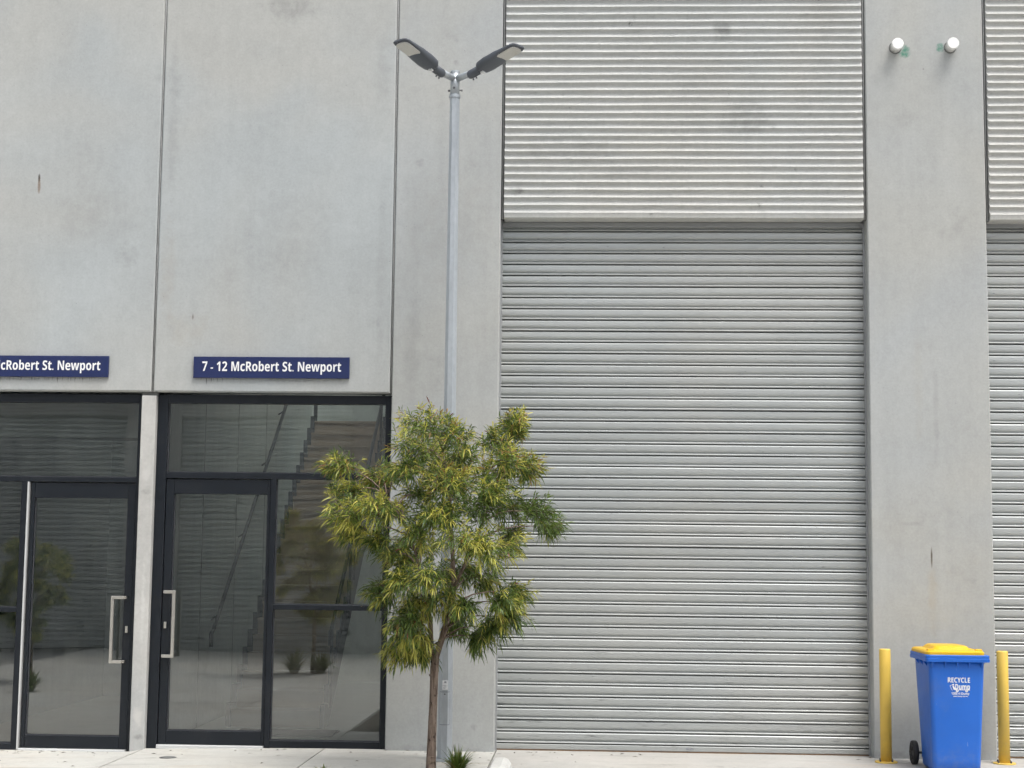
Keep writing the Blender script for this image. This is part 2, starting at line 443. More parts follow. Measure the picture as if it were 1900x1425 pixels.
def glass(name, tint, ior):
    n = NT(name)
    fr = n.t.nodes.new('ShaderNodeFresnel'); fr.inputs['IOR'].default_value = ior
    tr = n.t.nodes.new('ShaderNodeBsdfTransparent'); tr.inputs['Color'].default_value = (*tint, 1)
    gl = n.t.nodes.new('ShaderNodeBsdfGlossy'); gl.inputs['Roughness'].default_value = 0.0
    gl.inputs['Color'].default_value = (0.93, 0.96, 0.97, 1)
    # float-glass waviness
    b = n.bump(n.noise(1.0, 1, 0.4, n.mapv((1.3, 1, 1.6))), 0.05, 0.02)
    n.t.links.new(b, gl.inputs['Normal'])
    mx = n.t.nodes.new('ShaderNodeMixShader')
    n.t.links.new(fr.outputs[0], mx.inputs[0]); n.t.links.new(tr.outputs[0], mx.inputs[1]); n.t.links.new(gl.outputs[0], mx.inputs[2])
    df = n.t.nodes.new('ShaderNodeBsdfDiffuse'); df.inputs['Color'].default_value = (0.50, 0.54, 0.52, 1)
    m2 = n.t.nodes.new('ShaderNodeMixShader')
    dust = n.math('MULTIPLY', n.ramp(n.noise(2.2, 5, 0.65, n.mapv((2.5, 1, 0.8))), 0.3, 0.8), 0.04)
    dust = n.math('ADD', dust, n.math('MULTIPLY', n.ramp(n.noise(14, 3, 0.6), 0.60, 0.75), 0.03))
    n.t.links.new(n.math('ADD', dust, 0.01), m2.inputs[0]); n.t.links.new(mx.outputs[0], m2.inputs[1]); n.t.links.new(df.outputs[0], m2.inputs[2])
    return n.done(m2.outputs[0])
M['glass'] = glass('grey_tinted_glass', (0.81, 0.89, 0.86), 2.44)

def leafmat(name):
    n = NT(name)
    at = n.t.nodes.new('ShaderNodeVertexColor'); at.layer_name = 'leaf_colour'
    c = at.outputs['Color']
    p = n.principled(c, 0.42, 0, 0.5)
    t = n.t.nodes.new('ShaderNodeBsdfTranslucent')
    n.t.links.new(n.mix(0.5, c, n.mix(1.0, c, (1.25, 1.2, 0.5), 'MULTIPLY')), t.inputs['Color'])
    mx = n.t.nodes.new('ShaderNodeMixShader'); mx.inputs[0].default_value = 0.36
    n.t.links.new(p, mx.inputs[1]); n.t.links.new(t.outputs[0], mx.inputs[2])
    return n.done(mx.outputs[0])
M['leaf'] = leafmat('leaf')
M['blade'] = leafmat('grass_blade')
n = NT('bark')
bn = n.noise(1, 6, 0.7, n.mapv((42, 42, 7)))
c = n.mix(n.ramp(bn, 0.35, 0.65), (0.10, 0.072, 0.055), (0.25, 0.195, 0.155))
c = n.mix(n.math('MULTIPLY', n.ramp(n.noise(22, 3, 0.5), 0.62, 0.70), 0.8), c, (0.035, 0.024, 0.018))
M['bark'] = n.done(n.principled(c, 0.85, 0, 0.3, n.bump(bn, 0.7, 0.008)))

# ------------------------------------------------------------------ ground
g = MB(); g.box(-220, 220, -220, 220, -0.6, -0.16)
tag(g.build('ground', M['ground']), 'bare grey concrete ground under and around the yard', kind='structure')
pav = bpy.data.objects.new('pavement', None); link(pav)
tag(pav, 'pale concrete pavement slabs in front of the units', kind='structure')
def slab(xz, y0, y1, mat):
    """xz: list of (x, top height) from left to right"""
    b = MB(); G = 0.006; C = 0.005
    n_ = len(xz)
    rows = []
    for (yy, dz) in ((y0 + G, -0.15), (y0 + G, -C), (y0 + G + C, 0), (y1 - G - C, 0), (y1 - G, -C), (y1 - G, -0.15)):
        row = []
        for i, (x, z) in enumerate(xz):
            xx = x + (G if i == 0 else -G if i == n_ - 1 else 0)
            row.append((xx, yy, z + dz if dz > -0.1 else -0.2))
        rows.append(row)
    v = [p for r in rows for p in r]
    f = [(i*n_+k, i*n_+k+1, (i+1)*n_+k+1, (i+1)*n_+k) for i in range(len(rows)-1) for k in range(n_-1)]
    f += [tuple(i*n_ for i in range(len(rows))), tuple(i*n_+n_-1 for i in reversed(range(len(rows))))]
    b.add(v, f)
    return b.build('slab', mat, pav)
slab([(-9.5, -0.072), (-4.22, -0.062), (-4.14, -0.052), (-4.035, -0.03)], -5.0, 0.40, M['slab'])
slab([(-4.035, -0.03), (-3.2, -0.014), (-2.37, -0.004)], -5.0, 0.40, M['slab'])
slab([(-2.37, -0.004), (-0.80, 0.0)], -1.32, 0.40, M['slab'])
slab([(-2.37, -0.004), (-0.80, 0.0)], -5.0, -4.2, M['slab'])
slab([(-0.80, 0.0), (2.6, 0.0), (8.5, 0.0)], -5.0, 0.40, M['drive'])
for (a, b_) in ((-16.4, -10.7), (-10.7, -5.0)):
    slab([(-9.5, -0.072), (-4.22, -0.06), (-4.035, -0.03)], a, b_, M['slab'])
    slab([(-4.035, -0.03), (-0.80, 0.0)], a, b_, M['slab'])
    slab([(-0.80, 0.0), (8.5, 0.0)], a, b_, M['drive'])
b = MB(); b.box(-2.35, -0.79, -4.19, -1.33, -0.2, -0.012)
tag(b.build('garden_bed', M['soil']), 'mulched garden bed at the foot of the street tree', kind='structure')

# kerb running out beside the bed
k = MB()
prof = [(-0.755, -0.14), (-0.752, 0.075), (-0.735, 0.098), (-0.66, 0.103), (-0.625, 0.09), (-0.60, 0.055), (-0.585, -0.14)]
rings = []
for (yy, dz, sx) in ((-1.20, -0.06, 0.75), (-1.225, -0.008, 0.94), (-1.26, 0, 1), (-2.0, 0, 1), (-3.0, 0.0, 1), (-4.2, 0, 1)):
    rings.append([(-0.67 + (x + 0.67) * sx, yy, z + (dz if z > 0 else 0)) for (x, z) in prof])
k.loft(rings, smooth=False)
tag(k.build('kerb', M['kerb']), 'white rounded kerb end beside the garden bed', 'kerb')

dr = thing('drain_cover', (-3.63, -0.64, -0.021), 'small round drain cover in the pavement before the right-hand glass door', 'drain cover')
b = MB()
def disc(mb, r0, r1, z0, z1, n=28, cx=0, cy=0):
    mb.loft([[(cx + r*math.cos(2*math.pi*i/n), cy + r*math.sin(2*math.pi*i/n), z) for i in range(n)] for (r, z) in ((r0, z0), (r0, z1 - 0.002), (r1, z1))], smooth=False)
disc(b, 0.075, 0.072, -0.05, 0.003); b.build('rim', M['bolt'], dr)
b = MB(); disc(b, 0.060, 0.058, -0.02, 0.006); b.build('cover', M['sealant'], dr)

# ------------------------------------------------------------------ the building
BW = thing('industrial_building', (0, 0, 0), 'pale grey precast concrete warehouse with glass shopfronts and roller shutters', 'building')
TOP = 8.6
def part(name, mb, mat, parent=BW, label=None):
    o = mb.build(name, mat, parent)
    if label: o['label'] = label
    return o
# flat wall panels above the shopfronts
for (x0, x1) in ((-6.308, -4.073), (-4.052, -1.826)):
    part('wall_panel', MB().cbox(x0, x1, 0.0, 0.18, 3.262, TOP, 0.012), M['panel'])
part('wall_panel', MB().cbox(-9.5, -6.325, 0.0, 0.18, -0.1, TOP, 0.012), M['panel'])
# columns
part('column', MB().cbox(-1.806, -0.812, 0.0, 0.30, -0.05, TOP, 0.010), M['column'])
part('column', MB().cbox(2.600, 3.694, 0.0, 0.30, -0.05, TOP, 0.010), M['column'])
part('column', MB().cbox(7.10, 8.2, 0.0, 0.30, -0.05, TOP, 0.010), M['column'])
# slim pillar between the two shopfronts
part('pillar', MB().cbox(-4.160, -4.025, 0.012, 0.30, -0.12, 3.225, 0.006), M['pillar'])
part('pillar', MB().cbox(-6.42, -6.24, 0.19, 0.30, -0.12, 3.262, 0.006), M['pillar'])
# sealant in the joints: recessed strip with a raised bead
for (xa, xb, z0) in ((-4.073, -4.052, 3.262), (-1.826, -1.806, 3.262), (-6.325, -6.308, 3.262)):
    xm = (xa + xb) / 2
    part('joint_backing', MB().box(xa - 0.004, xb + 0.004, 0.030, 0.05, z0, TOP), M['dark_gap'])
    part('sealant_bead', MB().tube([(xm, 0.020, z0), (xm + 0.001, 0.018, 4.6), (xm - 0.001, 0.018, 5.9), (xm, 0.020, TOP)], 0.0060, 6), M['sealant_light'])
part('joint_backing', MB().box(-4.165, -4.02, 0.05, 0.10, 3.218, 3.268), M['sealant'])

# ribbed (fluted) panels above the shutters
def ribbed(x0, x1, zb):
    pitch_ = 0.0738
    nx = 26
    prof = [(0.17, zb), (0.006, zb), (-0.006, zb + 0.010), (-0.010, zb + 0.045)]
    z = zb + 0.052
    while z < TOP - pitch_:
        for kk in range(9):
            t = kk / 9.0
            prof.append((-0.014 + 0.028 * math.sin(math.pi * (t ** 1.30)), z + pitch_ * t))
        z += pitch_
    prof += [(-0.014, z), (0.17, z)]
    rng = random.Random(int(x0 * 100))
    v = []; f = []
    npf = len(prof)
    amp = [0.0007 * rng.uniform(-1, 1) for _ in range(npf * (nx + 1))]
    for i in range(nx + 1):
        x = x0 + (x1 - x0) * i / nx
        for j, (y, zz) in enumerate(prof):
            wob = 0.0009 * math.sin(x * 2.3 + zz * 9.1) + 0.0008 * math.sin(x * 5.7 - zz * 13)
            edge = (0.006 * rng.random()) * (1 if i == 0 else -1 if i == nx else 0) if y < 0.0 else 0
            if 3 < j < npf - 2: v.append((x + edge, y + amp[i * npf + j], zz + wob))
            else: v.append((x + edge, y, zz))
    for i in range(nx):
        for j in range(npf - 1):
            f.append((i*npf+j, (i+1)*npf+j, (i+1)*npf+j+1, i*npf+j+1))
    f.append(tuple(range(npf))); f.append(tuple(nx*npf + j for j in reversed(range(npf))))
    mb = MB(); mb.add(v, f)
    mb.sm = [True] * (len(f) - 2) + [False] * 2
    o = mb.build('ribbed_panel', M['ribbed'], BW)
    md = o.modifiers.new('crisp', 'EDGE_SPLIT'); md.split_angle = math.radians(42)
    for (xa, xb) in ((x0 - 0.030, x0 + 0.004), (x1 - 0.004, x1 + 0.030)):
        part('joint_backing', MB().box(xa, xb, 0.045, 0.07, zb, TOP), M['sealant'])
        xm = (x0 - 0.016) if xa < x0 - 0.01 else (x1 + 0.016)
        part('sealant_bead', MB().tube([(xm, 0.034, zb), (xm, 0.031, 6.3), (xm, 0.034, TOP)], 0.006, 6), M['sealant_light'])
    return o
ribbed(-0.782, 2.570, 4.918)
ribbed(3.727, 7.07, 4.905)

# roller shutters: every slat its own object sharing one mesh
SP = 0.1060
def slat_mesh(w):
    pf = [(0.030, SP - 0.0025), (0.010, SP - 0.0025), (0.0015, SP - 0.0068), (-0.0045, SP - 0.0140), (-0.0055, SP - 0.020), (-0.006, 0.060), (-0.0050, 0.046), (-0.0010, 0.038),
          (0.0125, 0.0270), (0.0130, 0.0255), (-0.004, 0.0170), (-0.0075, 0.0135), (-0.0082, 0.0100), (-0.0070, 0.0060), (0.002, 0.0040), (0.030, 0.0035)]
    v = [(0, y, z) for (y, z) in pf] + [(w, y, z) for (y, z) in pf]
    m = len(pf)
    mb = MB(); mb.add(v, [(i, i + 1, m + i + 1, m + i) for i in range(m - 1)])
    me = mb.mesh('slat')
    bm = bmesh.new(); bm.from_mesh(me)
    for fc in bm.faces:
        fc.smooth = False
    bm.to_mesh(me); bm.free()
    me.materials.append(M['slat'])
    return me
def shutter(x0, x1, zb, n_slats, label, wobble_seed):
    me = slat_mesh(x1 - x0)
    root = MB().box(x0 - 0.02, x1 + 0.02, 0.205, 0.215, zb, zb + 0.063 + SP * n_slats + 0.1).build('roller_shutter', M['dark_gap'], BW)
    root['label'] = label
    rng = random.Random(wobble_seed)
    for i in range(n_slats):
        o = bpy.data.objects.new('slat', me)
        o.location = (x0, 0.185 + rng.uniform(-0.0022, 0.0022), zb + 0.063 + SP * i)
        o.rotation_euler = (rng.uniform(-0.016, 0.016), rng.uniform(-0.0004, 0.0004), rng.uniform(-0.0006, 0.0006))
        link(o, root)
    r = MB(); r.cbox(x0, x1, 0.176, 0.20, zb + 0.010, zb + 0.058, 0.004); r.build('bottom_rail', M['slat'], root)
    r = MB(); r.box(x0, x1, 0.170, 0.205, zb + 0.0005, zb + 0.009); r.build('rubber_seal', M['bollard_rust'], root)
    for (xa, xb) in ((x0 - 0.045, x0 + 0.004), (x1 - 0.004, x1 + 0.045)):
        r = MB(); r.cbox(xa, xb, 0.150, 0.173, zb - 0.01, zb + 4.95, 0.003); r.build('guide_rail', M['guide'], root)
    return root
M['guide'] = plain('guide_steel', (0.30, 0.31, 0.315), 0.5, 0.2, 0.12, 5, dirt=0.2)
M['bollard_rust'] = plain('weathered_seal', (0.16, 0.10, 0.055), 0.8, 0, 0.5, 20)
sh = shutter(-0.800, 2.588, 0.0, 46, 'wide closed grey roller shutter in the middle', 3)
b = MB()
for i in range(6):
    b.box(0.93 + 0.012*i, 0.937 + 0.012*i, 0.1752, 0.1765, 0.026, 0.044)
    if i % 2: b.box(0.93 + 0.012*i, 0.944 + 0.012*i, 0.1751, 0.1765, 0.033, 0.036)
b.build('maker_mark', M['print_grey'], sh)
shutter(3.708, 7.09, 0.004, 46, 'closed grey roller shutter cut off by the right edge', 5)
# the drum cover strip tucked under each ribbed panel
for (x0, x1) in ((-0.80, 2.588), (3.708, 7.09)):
    part('head_flashing', MB().cbox(x0, x1, 0.150, 0.18, 4.868, 4.916, 0.004), M['guide'])

# rest of the shell
for (xa, xb, ya, yb) in ((-9.5, 8.2, 0.19, 0.7), (-9.5, 8.2, 8.1, 14), (-9.5, -4.1, 0.7, 8.1), (-1.7, 8.2, 0.7, 8.1)):   # open strip added to let daylight into the stair room
    part('roof', MB().box(xa, xb, ya, yb, TOP - 0.25, TOP - 0.1), M['ceil_in'])
n = NT('daylight_fill_sheet')
t_ = n.t.nodes.new('ShaderNodeBsdfTransparent'); t_.inputs['Color'].default_value = (0.43, 0.45, 0.445, 1)
M['daylight_fill'] = n.done(t_.outputs[0])
part('daylight_fill', MB().add([(-4.1, 0.7, TOP - 0.15), (-1.7, 0.7, TOP - 0.15), (-1.7, 8.1, TOP - 0.15), (-4.1, 8.1, TOP - 0.15)], [(0, 1, 2, 3)]), M['daylight_fill'])  # invented roof sheet, tints the daylight let in to brighten the interior
part('side_wall', MB().box(-9.5, -9.3, 0.19, 14, -0.1, TOP - 0.26), M['opposite'])
part('side_wall', MB().box(8.0, 8.2, 0.31, 14, -0.1, TOP - 0.26), M['opposite'])
part('rear_wall', MB().box(-9.28, 7.98, 13.8, 14, -0.1, TOP - 0.26), M['opposite'])

# ---- shopfronts
FY0, FY1 = 0.085, 0.185        # frame depth
GY = 0.135                     # glass plane
def pane(x0, x1, z0, z1, parent, y=GY):
    o = MB().box(x0, x1, y, y + 0.0101, z0, z1)
    # single reflecting sheet: thin glass
    m = MB().add([(x0, y, z0), (x1, y, z0), (x1, y, z1), (x0, y, z1)], [(0, 1, 2, 3)])
    p = m.build('pane', M['glass'], parent)
    t = 0.010
    bd = MB()
    bd.box(x0, x0 + t, y - 0.012, y - 0.002, z0, z1); bd.box(x1 - t, x1, y - 0.012, y - 0.002, z0, z1)
    bd.box(x0 + t, x1 - t, y - 0.012, y - 0.002, z0, z0 + t)
    bd.build('glazing_bead', M['bead'], parent)
    return p
def handle(x_bar, x_stile, z0, z1, parent):
    h = MB()
    s = 0.0140
    yb = FY0 - 0.055
    h.rbox(x_bar - s, x_bar + s, yb - s, yb + s, z0, z1, 0.003)
    for z in (z0 + s, z1 - s):
        a, c = sorted((x_bar + (s if x_stile > x_bar else -s), x_stile))
        h.rbox(a, c, yb - s, yb + s, z - s, z + s, 0.003)
        h.rbox(x_stile - s, x_stile + s, yb + s, FY0 + 0.004, z - s*0.9, z + s*0.9, 0.003)
    h.build('handle', M['stainless'], parent)
def lock(x, z, parent):
    b = MB(); b.rbox(x - 0.012, x + 0.012, FY0 - 0.006, FY0 + 0.004, z - 0.030, z + 0.030, 0.002)
    b.tube([(x, FY0 - 0.012, z + 0.012), (x, FY0 - 0.004, z + 0.012)], 0.008, 10)
    b.build('lock', M['stainless'], parent)

# right-hand shopfront (behind the tree)
S = MB()
S.cbox(-4.022, -3.925, FY0, FY1, -0.03, 3.245, 0.003)      # left jamb
S.cbox(-1.866, -1.809, FY0, FY1, -0.01, 3.245, 0.003)      # right jamb
S.cbox(-3.925, -1.866, FY0 + 0.002, FY1, 3.163, 3.245, 0.003)   # head
S.cbox(-3.925, -1.866, FY0 + 0.002, FY1, 2.456, 2.513, 0.003)   # transom
S.cbox(-2.934, -2.882, FY0 + 0.001, FY1, -0.01, 2.456, 0.003)   # mullion
S.cbox(-2.882, -1.866, FY0 + 0.003, FY1, 1.250, 1.297, 0.003)   # mid rail
S.cbox(-2.882, -1.866, FY0 + 0.003, FY1, -0.004, 0.058, 0.003)  # sill
sf2 = part('shopfront_frame', S, M['frame'], BW, 'charcoal aluminium shopfront frame behind the street tree')
pane(-3.925, -1.866, 2.513, 3.163, sf2)
pane(-2.882, -1.866, 1.297, 2.456, sf2)
pane(-2.882, -1.866, 0.058, 1.250, sf2)
D = MB()
DY = FY0 + 0.014
D.cbox(-3.921, -3.846, DY, FY1 - 0.02, 0.012, 2.450, 0.003)
D.cbox(-2.962, -2.936, DY, FY1 - 0.02, 0.012, 2.450, 0.003)
D.cbox(-3.846, -2.962, DY + 0.001, FY1 - 0.02, 2.312, 2.450, 0.003)
D.cbox(-3.846, -2.962, DY + 0.001, FY1 - 0.02, 0.012, 0.134, 0.003)
d2 = part('glass_door', D, M['frame'], BW, 'charcoal framed glass door with its pull handle on the left')
pane(-3.846, -2.962, 0.134, 2.312, d2, GY + 0.004)
handle(-3.795, -3.888, 0.800, 1.415, d2); lock(-3.885, 1.095, d2)
b = MB(); b.cbox(-3.925, -2.936, 0.055, FY1, -0.03, 0.008, 0.006); b.build('threshold', M['white_metal'], d2)

# left-hand shopfront (floor a step lower)
S = MB()
S.cbox(-4.206, -4.164, FY0, FY1, -0.06, 3.245, 0.003)
S.cbox(-6.245, -6.19, FY0, FY1, -0.07, 3.245, 0.003)
S.cbox(-6.19, -4.206, FY0 + 0.002, FY1, 3.163, 3.245, 0.003)
S.cbox(-6.19, -4.206, FY0 + 0.002, FY1, 2.412, 2.460, 0.003)
S.cbox(-5.292, -5.236, FY0 + 0.001, FY1, -0.07, 2.412, 0.003)
S.cbox(-6.19, -5.292, FY0 + 0.003, FY1, 1.195, 1.240, 0.003)
S.cbox(-6.19, -5.292, FY0 + 0.003, FY1, -0.068, -0.005, 0.003)
sf1 = part('shopfront_frame', S, M['frame'], BW, 'charcoal aluminium shopfront frame at the left edge')
pane(-6.19, -4.206, 2.460, 3.163, sf1)
pane(-6.19, -5.292, 1.240, 2.412, sf1)
pane(-6.19, -5.292, -0.005, 1.195, sf1)
b = MB(); b.cbox(-5.233, -5.218, FY0 - 0.012, FY1, -0.06, 2.411, 0.003); b.build('jamb_strip', M['white_metal'], sf1)
D = MB()
D.cbox(-5.203, -5.168, DY, FY1 - 0.02, -0.042, 2.405, 0.003)
D.cbox(-4.282, -4.209, DY, FY1 - 0.02, -0.042, 2.405, 0.003)
D.cbox(-5.168, -4.282, DY + 0.001, FY1 - 0.02, 2.262, 2.405, 0.003)
D.cbox(-5.168, -4.282, DY + 0.001, FY1 - 0.02, -0.042, 0.070, 0.003)
d1 = part('glass_door', D, M['frame'], BW, 'charcoal framed glass door with its pull handle on the right')
pane(-5.168, -4.282, 0.070, 2.262, d1, GY + 0.004)
handle(-4.368, -4.262, 0.742, 1.358, d1); lock(-4.246, 1.050, d1)
b = MB(); b.cbox(-5.208, -4.209, 0.050, FY1, -0.085, -0.046, 0.006); b.build('threshold', M['white_metal'], d1)

# ---- interiors seen through the glass
def room(x0, x1, y1, zf, zc, mat=None):
    mw = mat or M['wall_in']
    part('interior_floor', MB().box(x0, x1, 0.19, y1, zf - 0.15, zf), M['floor_in'])
    part('interior_wall', MB().box(x0 - 0.08, x0, 0.31, y1, zf - 0.1, zc), mw)
    part('interior_wall', MB().box(x1, x1 + 0.08, 0.31, y1, zf - 0.1, zc), mw)
    part('interior_wall', MB().box(x0, x1, y1, y1 + 0.1, zf, zc), mw)
    part('interior_ceiling', MB().box(x0, x1, 0.19, 0.7, zc, zc + 0.1), M['ceil_in'])
room(-3.95, -1.86, 8.2, 0.0, 6.2)
M['wall_dim'] = concrete('interior_wall_dimmed', (0.30, 0.32, 0.33), (0.34, 0.35, 0.34), (), blotch=0.08, pores=False)  # darker copy of the wall colour, dimness of the left room painted in
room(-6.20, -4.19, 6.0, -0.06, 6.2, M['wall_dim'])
for yj in (1.7, 3.3, 4.9):
    part('wall_joint', MB().box(-3.951, -3.947, yj, yj + 0.012, 0.0, 6.0), M['sealant'])
part('bulkhead', MB().box(-6.19, -4.20, 0.75, 1.15, 2.88, 3.7), M['ceil_in'])
# staircase climbing away from the glass
ST = MB()
x0s, x1s, ys, rise, going = -3.62, -2.70, 1.85, 0.178, 0.245
nst = 20
for (xa, xb) in ((x0s - 0.05, x0s), (x1s, x1s + 0.05)):
    pts = [(ys - 0.05, 0.0), (ys - 0.05, rise + 0.06)]
    for i in range(nst):
        pts += [(ys - 0.05 + going * (i + 1), rise * (i + 1) + 0.06), (ys - 0.05 + going * (i + 1), rise * (i + 2) + 0.06)]
    low = [(y, max(0.0, z - 0.42)) for (y, z) in reversed(pts[3::2])]
    poly = pts + low
    m_ = len(poly)
    ST.add([(xa, y, z) for (y, z) in poly] + [(xb, y, z) for (y, z) in poly],
           [tuple(range(m_)), tuple(range(2*m_-1, m_-1, -1))] + [(i, (i+1) % m_, m_ + (i+1) % m_, m_ + i) for i in range(m_)])
stair = ST.build('staircase', M['stringer'], BW, fix=False)
stair['label'] = 'timber staircase with dark stringers behind the glass'
for i in range(nst):
    MB().box(x0s, x1s, ys + going * i - 0.02, ys + going * (i + 1) + 0.015, rise * (i + 1) - 0.03, rise * (i + 1)).build('tread', M['timber'], stair)
    MB().box(x0s, x1s, ys + going * i, ys + going * i + 0.015, rise * i + 0.0, rise * (i + 1) - 0.03).build('riser', M['timber'], stair)
for (xr, zz) in ((-3.86, 0.92), (-2.62, 0.95)):
    hb = MB()
    pa = (xr, ys + 0.1, zz + 0.05); pb = (xr, ys + 0.1 + going * 16, zz + 0.05 + rise * 16)
    hb.tube([pa, pb], 0.022, 8)
    hb.tube([pa, (xr, ys + 0.02, zz + 0.03), (xr, ys + 0.02, zz - 0.12)], 0.022, 8)
    if xr > -3:
        for q in (0.5, 5.5, 10.5, 15.5):
            hb.tube([(xr, ys + going * q, rise * q + 0.1), (xr, ys + going * q, rise * q + zz)], 0.018, 6)
        hb.tube([(xr, ys + 0.1, 0.5), (xr, ys + going * 16, 0.5 + rise * 15.6)], 0.016, 6)
    else:
        for q in (1, 6, 11, 15):
            hb.tube([(xr, ys + 0.1 + going * q, zz + 0.03 + rise * q), (-3.945, ys + 0.1 + going * q, zz + rise * q - 0.03)], 0.010, 6)
    hb.build('handrail', M['handrail'], stair)
mt = MB().rbox(-3.45, -2.45, 0.95, 1.55, 0.001, 0.014, 0.004).build('entrance_mat', M['mat'])
tag(mt, 'dark entrance mat on the floor before the staircase behind the glass', 'mat')

# ------------------------------------------------------------------ address signs
def sign(xl, label):
    W_, H_ = 1.467, 0.200
    t = thing('address_sign', (xl, 0, 3.391), label, 'sign', 'navy address signs above the doors')
    b = MB(); b.rbox(0, W_, -0.030, -0.003, 0, H_, 0.003); b.build('board', M['sign'], t)
    b = MB(); b.box(0.15, 0.25, -0.0035, 0.004, 0.05, 0.15); b.box(W_ - 0.25, W_ - 0.15, -0.0035, 0.004, 0.05, 0.15)
    b.build('fixing', M['bolt'], t)
    for (txt, xa, xb) in (('7 - 12', 0.083, 0.318), ('McRobert St. Newport', 0.358, 1.390)):
        me = text_mesh(txt, 0.124, bold=0.0, extrude=0.0010)
        xs_ = [v.co.x for v in me.vertices]
        lo, hi = min(xs_), max(xs_)
        for v in me.vertices: v.co.x = (v.co.x - lo) / (hi - lo) * (xb - xa)
        me.materials.append(M['white_print'])
        o = bpy.data.objects.new('lettering', me)
        o.location = (xa, -0.0313, 0.065); o.rotation_euler = (math.pi/2, 0, 0)
        link(o, t)
    return t
sign(-3.671, 'navy sign reading 7 - 12 McRobert St. Newport over the door nearest the tree')
sign(-5.943, 'navy McRobert St. Newport sign cut off by the left edge')

# ------------------------------------------------------------------ pipe stubs
for (x, z, lab) in ((2.882, 6.555, 'white capped pipe stub, the left of two high on the right column'),
                    (3.393, 6.558, 'white capped pipe stub, the right of two high on the right column')):
    t = thing('pipe_stub', (x, 0, z), lab, 'pipe', 'pipe stubs on the column')
    MB().tube([(0, 0.02, 0), (0, -0.118, 0)], 0.049, 28).build('pipe', M['pvc_side'], t)
    b = MB(); b.tube([(0, -0.095, 0), (0, -0.128, 0), (0, -0.134, 0)], [0.0545, 0.0545, 0.050], 28, smooth=False); b.build('cap', M['pvc'], t)
    MB().tube([(0, 0.0, 0), (0, -0.006, 0)], [0.060, 0.056], 24, smooth=False).build('collar', M['sealant'], t)

# ------------------------------------------------------------------ lamp post
LP = thing('lamp_post', (-1.206, -0.65, 0.0), 'tall galvanised lamp post with twin grey lamp heads behind the tree', 'lamp post')
b = MB(); b.tube([(0, 0, -0.04), (0, 0, 3.0), (0, 0, 5.895)], [0.0685, 0.056, 0.0455], 8, smooth=False, rot=math.radians(22.5)); b.build('pole', M['galv'], LP)
b = MB(); b.rbox(-0.15, 0.15, -0.15, 0.15, -0.04, 0.012, 0.004); b.build('base_plate', M['galv'], LP)
b = MB()
for sx in (-1, 1):
    for sy in (-1, 1):
        b.tube([(sx*0.115, sy*0.115, 0.01), (sx*0.115, sy*0.115, 0.045)], 0.013, 6, smooth=False)
b.build('anchor_bolts', M['bolt'], LP)
def wrap(r, z0, z1, wing, name, mat):
    """thin plate folded round the front three faces of the pole"""
    A = [math.radians(q) for q in (-112.5, -67.5)]
    p1, p2 = [(r*math.cos(q), r*math.sin(q)) for q in A]
    q0 = [(r*math.cos(math.radians(q)), r*math.sin(math.radians(q))) for q in (-157.5, -22.5)]
    pl = [(p1[0] + (q0[0][0]-p1[0])*wing, p1[1] + (q0[0][1]-p1[1])*wing), p1, p2, (p2[0] + (q0[1][0]-p2[0])*wing, p2[1] + (q0[1][1]-p2[1])*wing)]
    ins = [(x*0.93, y*0.93) for (x, y) in pl]
    mb = MB()
    ring = [*pl, *reversed(ins)]
    mb.loft([[(x, y, z) for (x, y) in ring] for z in (z0, z1)], smooth=False)
    return mb.build(name, mat, LP)
wrap(0.0678, 0.303, 0.587, 0.47, 'hatch_gap', M['bolt'])
wrap(0.0692, 0.307, 0.583, 0.42, 'access_hatch', M['galv'])
b = MB(); b.tube([(0, -0.073, 0.566), (0, -0.066, 0.566)], 0.007, 8); b.build('hatch_screw', M['bolt'], LP)
st_ = MB(); st_.box(-0.022, 0.026, -0.0660, -0.0600, 0.604, 0.684); so = st_.build('sticker', M['sticker'], LP)
b = MB()
for z in (0.612, 0.620, 0.628, 0.642, 0.660):
    b.box(-0.014, 0.016 - (z * 37 % 0.012), -0.0668, -0.0655, z, z + 0.003)
b.box(-0.022, 0.026, -0.0668, -0.0655, 0.6365, 0.6385); b.box(-0.006, 0.012, -0.0668, -0.0655, 0.664, 0.676)
b.build('printing', M['print_grey'], so)
b = MB(); b.tube([(0, 0, 5.885), (0, 0, 5.915)], 0.0515, 20, smooth=False); b.build('collar', M['galv'], LP)
b = MB(); b.tube([(0, 0, 5.915), (0, 0, 6.125)], 0.0415, 20); b.build('spigot', M['galv'], LP)
b = MB(); b.tube([(0, 0, 6.12), (0, 0, 6.137)], 0.043, 20, smooth=False); b.build('cap', M['galv'], LP)
b = MB()
for a in (20, 150, 268):
    c_, s_ = math.cos(math.radians(a)), math.sin(math.radians(a))
    b.tube([(0.035*c_, 0.035*s_, 5.965), (0.068*c_, 0.068*s_, 5.965)], 0.006, 6)
    b.tube([(0.060*c_, 0.060*s_, 5.965), (0.070*c_, 0.070*s_, 5.965)], 0.011, 6, smooth=False)
b.build('set_screws', M['bolt'], LP)
def section(x, w, zt, zb, n=16):
    pts = []
    for i in range(n):
        a = 2 * math.pi * i / n
        ca, sa = math.cos(a), math.sin(a)
        e = 0.55
        y = w * math.copysign(abs(ca) ** e, ca)
        z = (zt if sa > 0 else zb) * (abs(sa) ** 0.6)
        pts.append((x, y, z if sa > 0 else -z))
    return pts
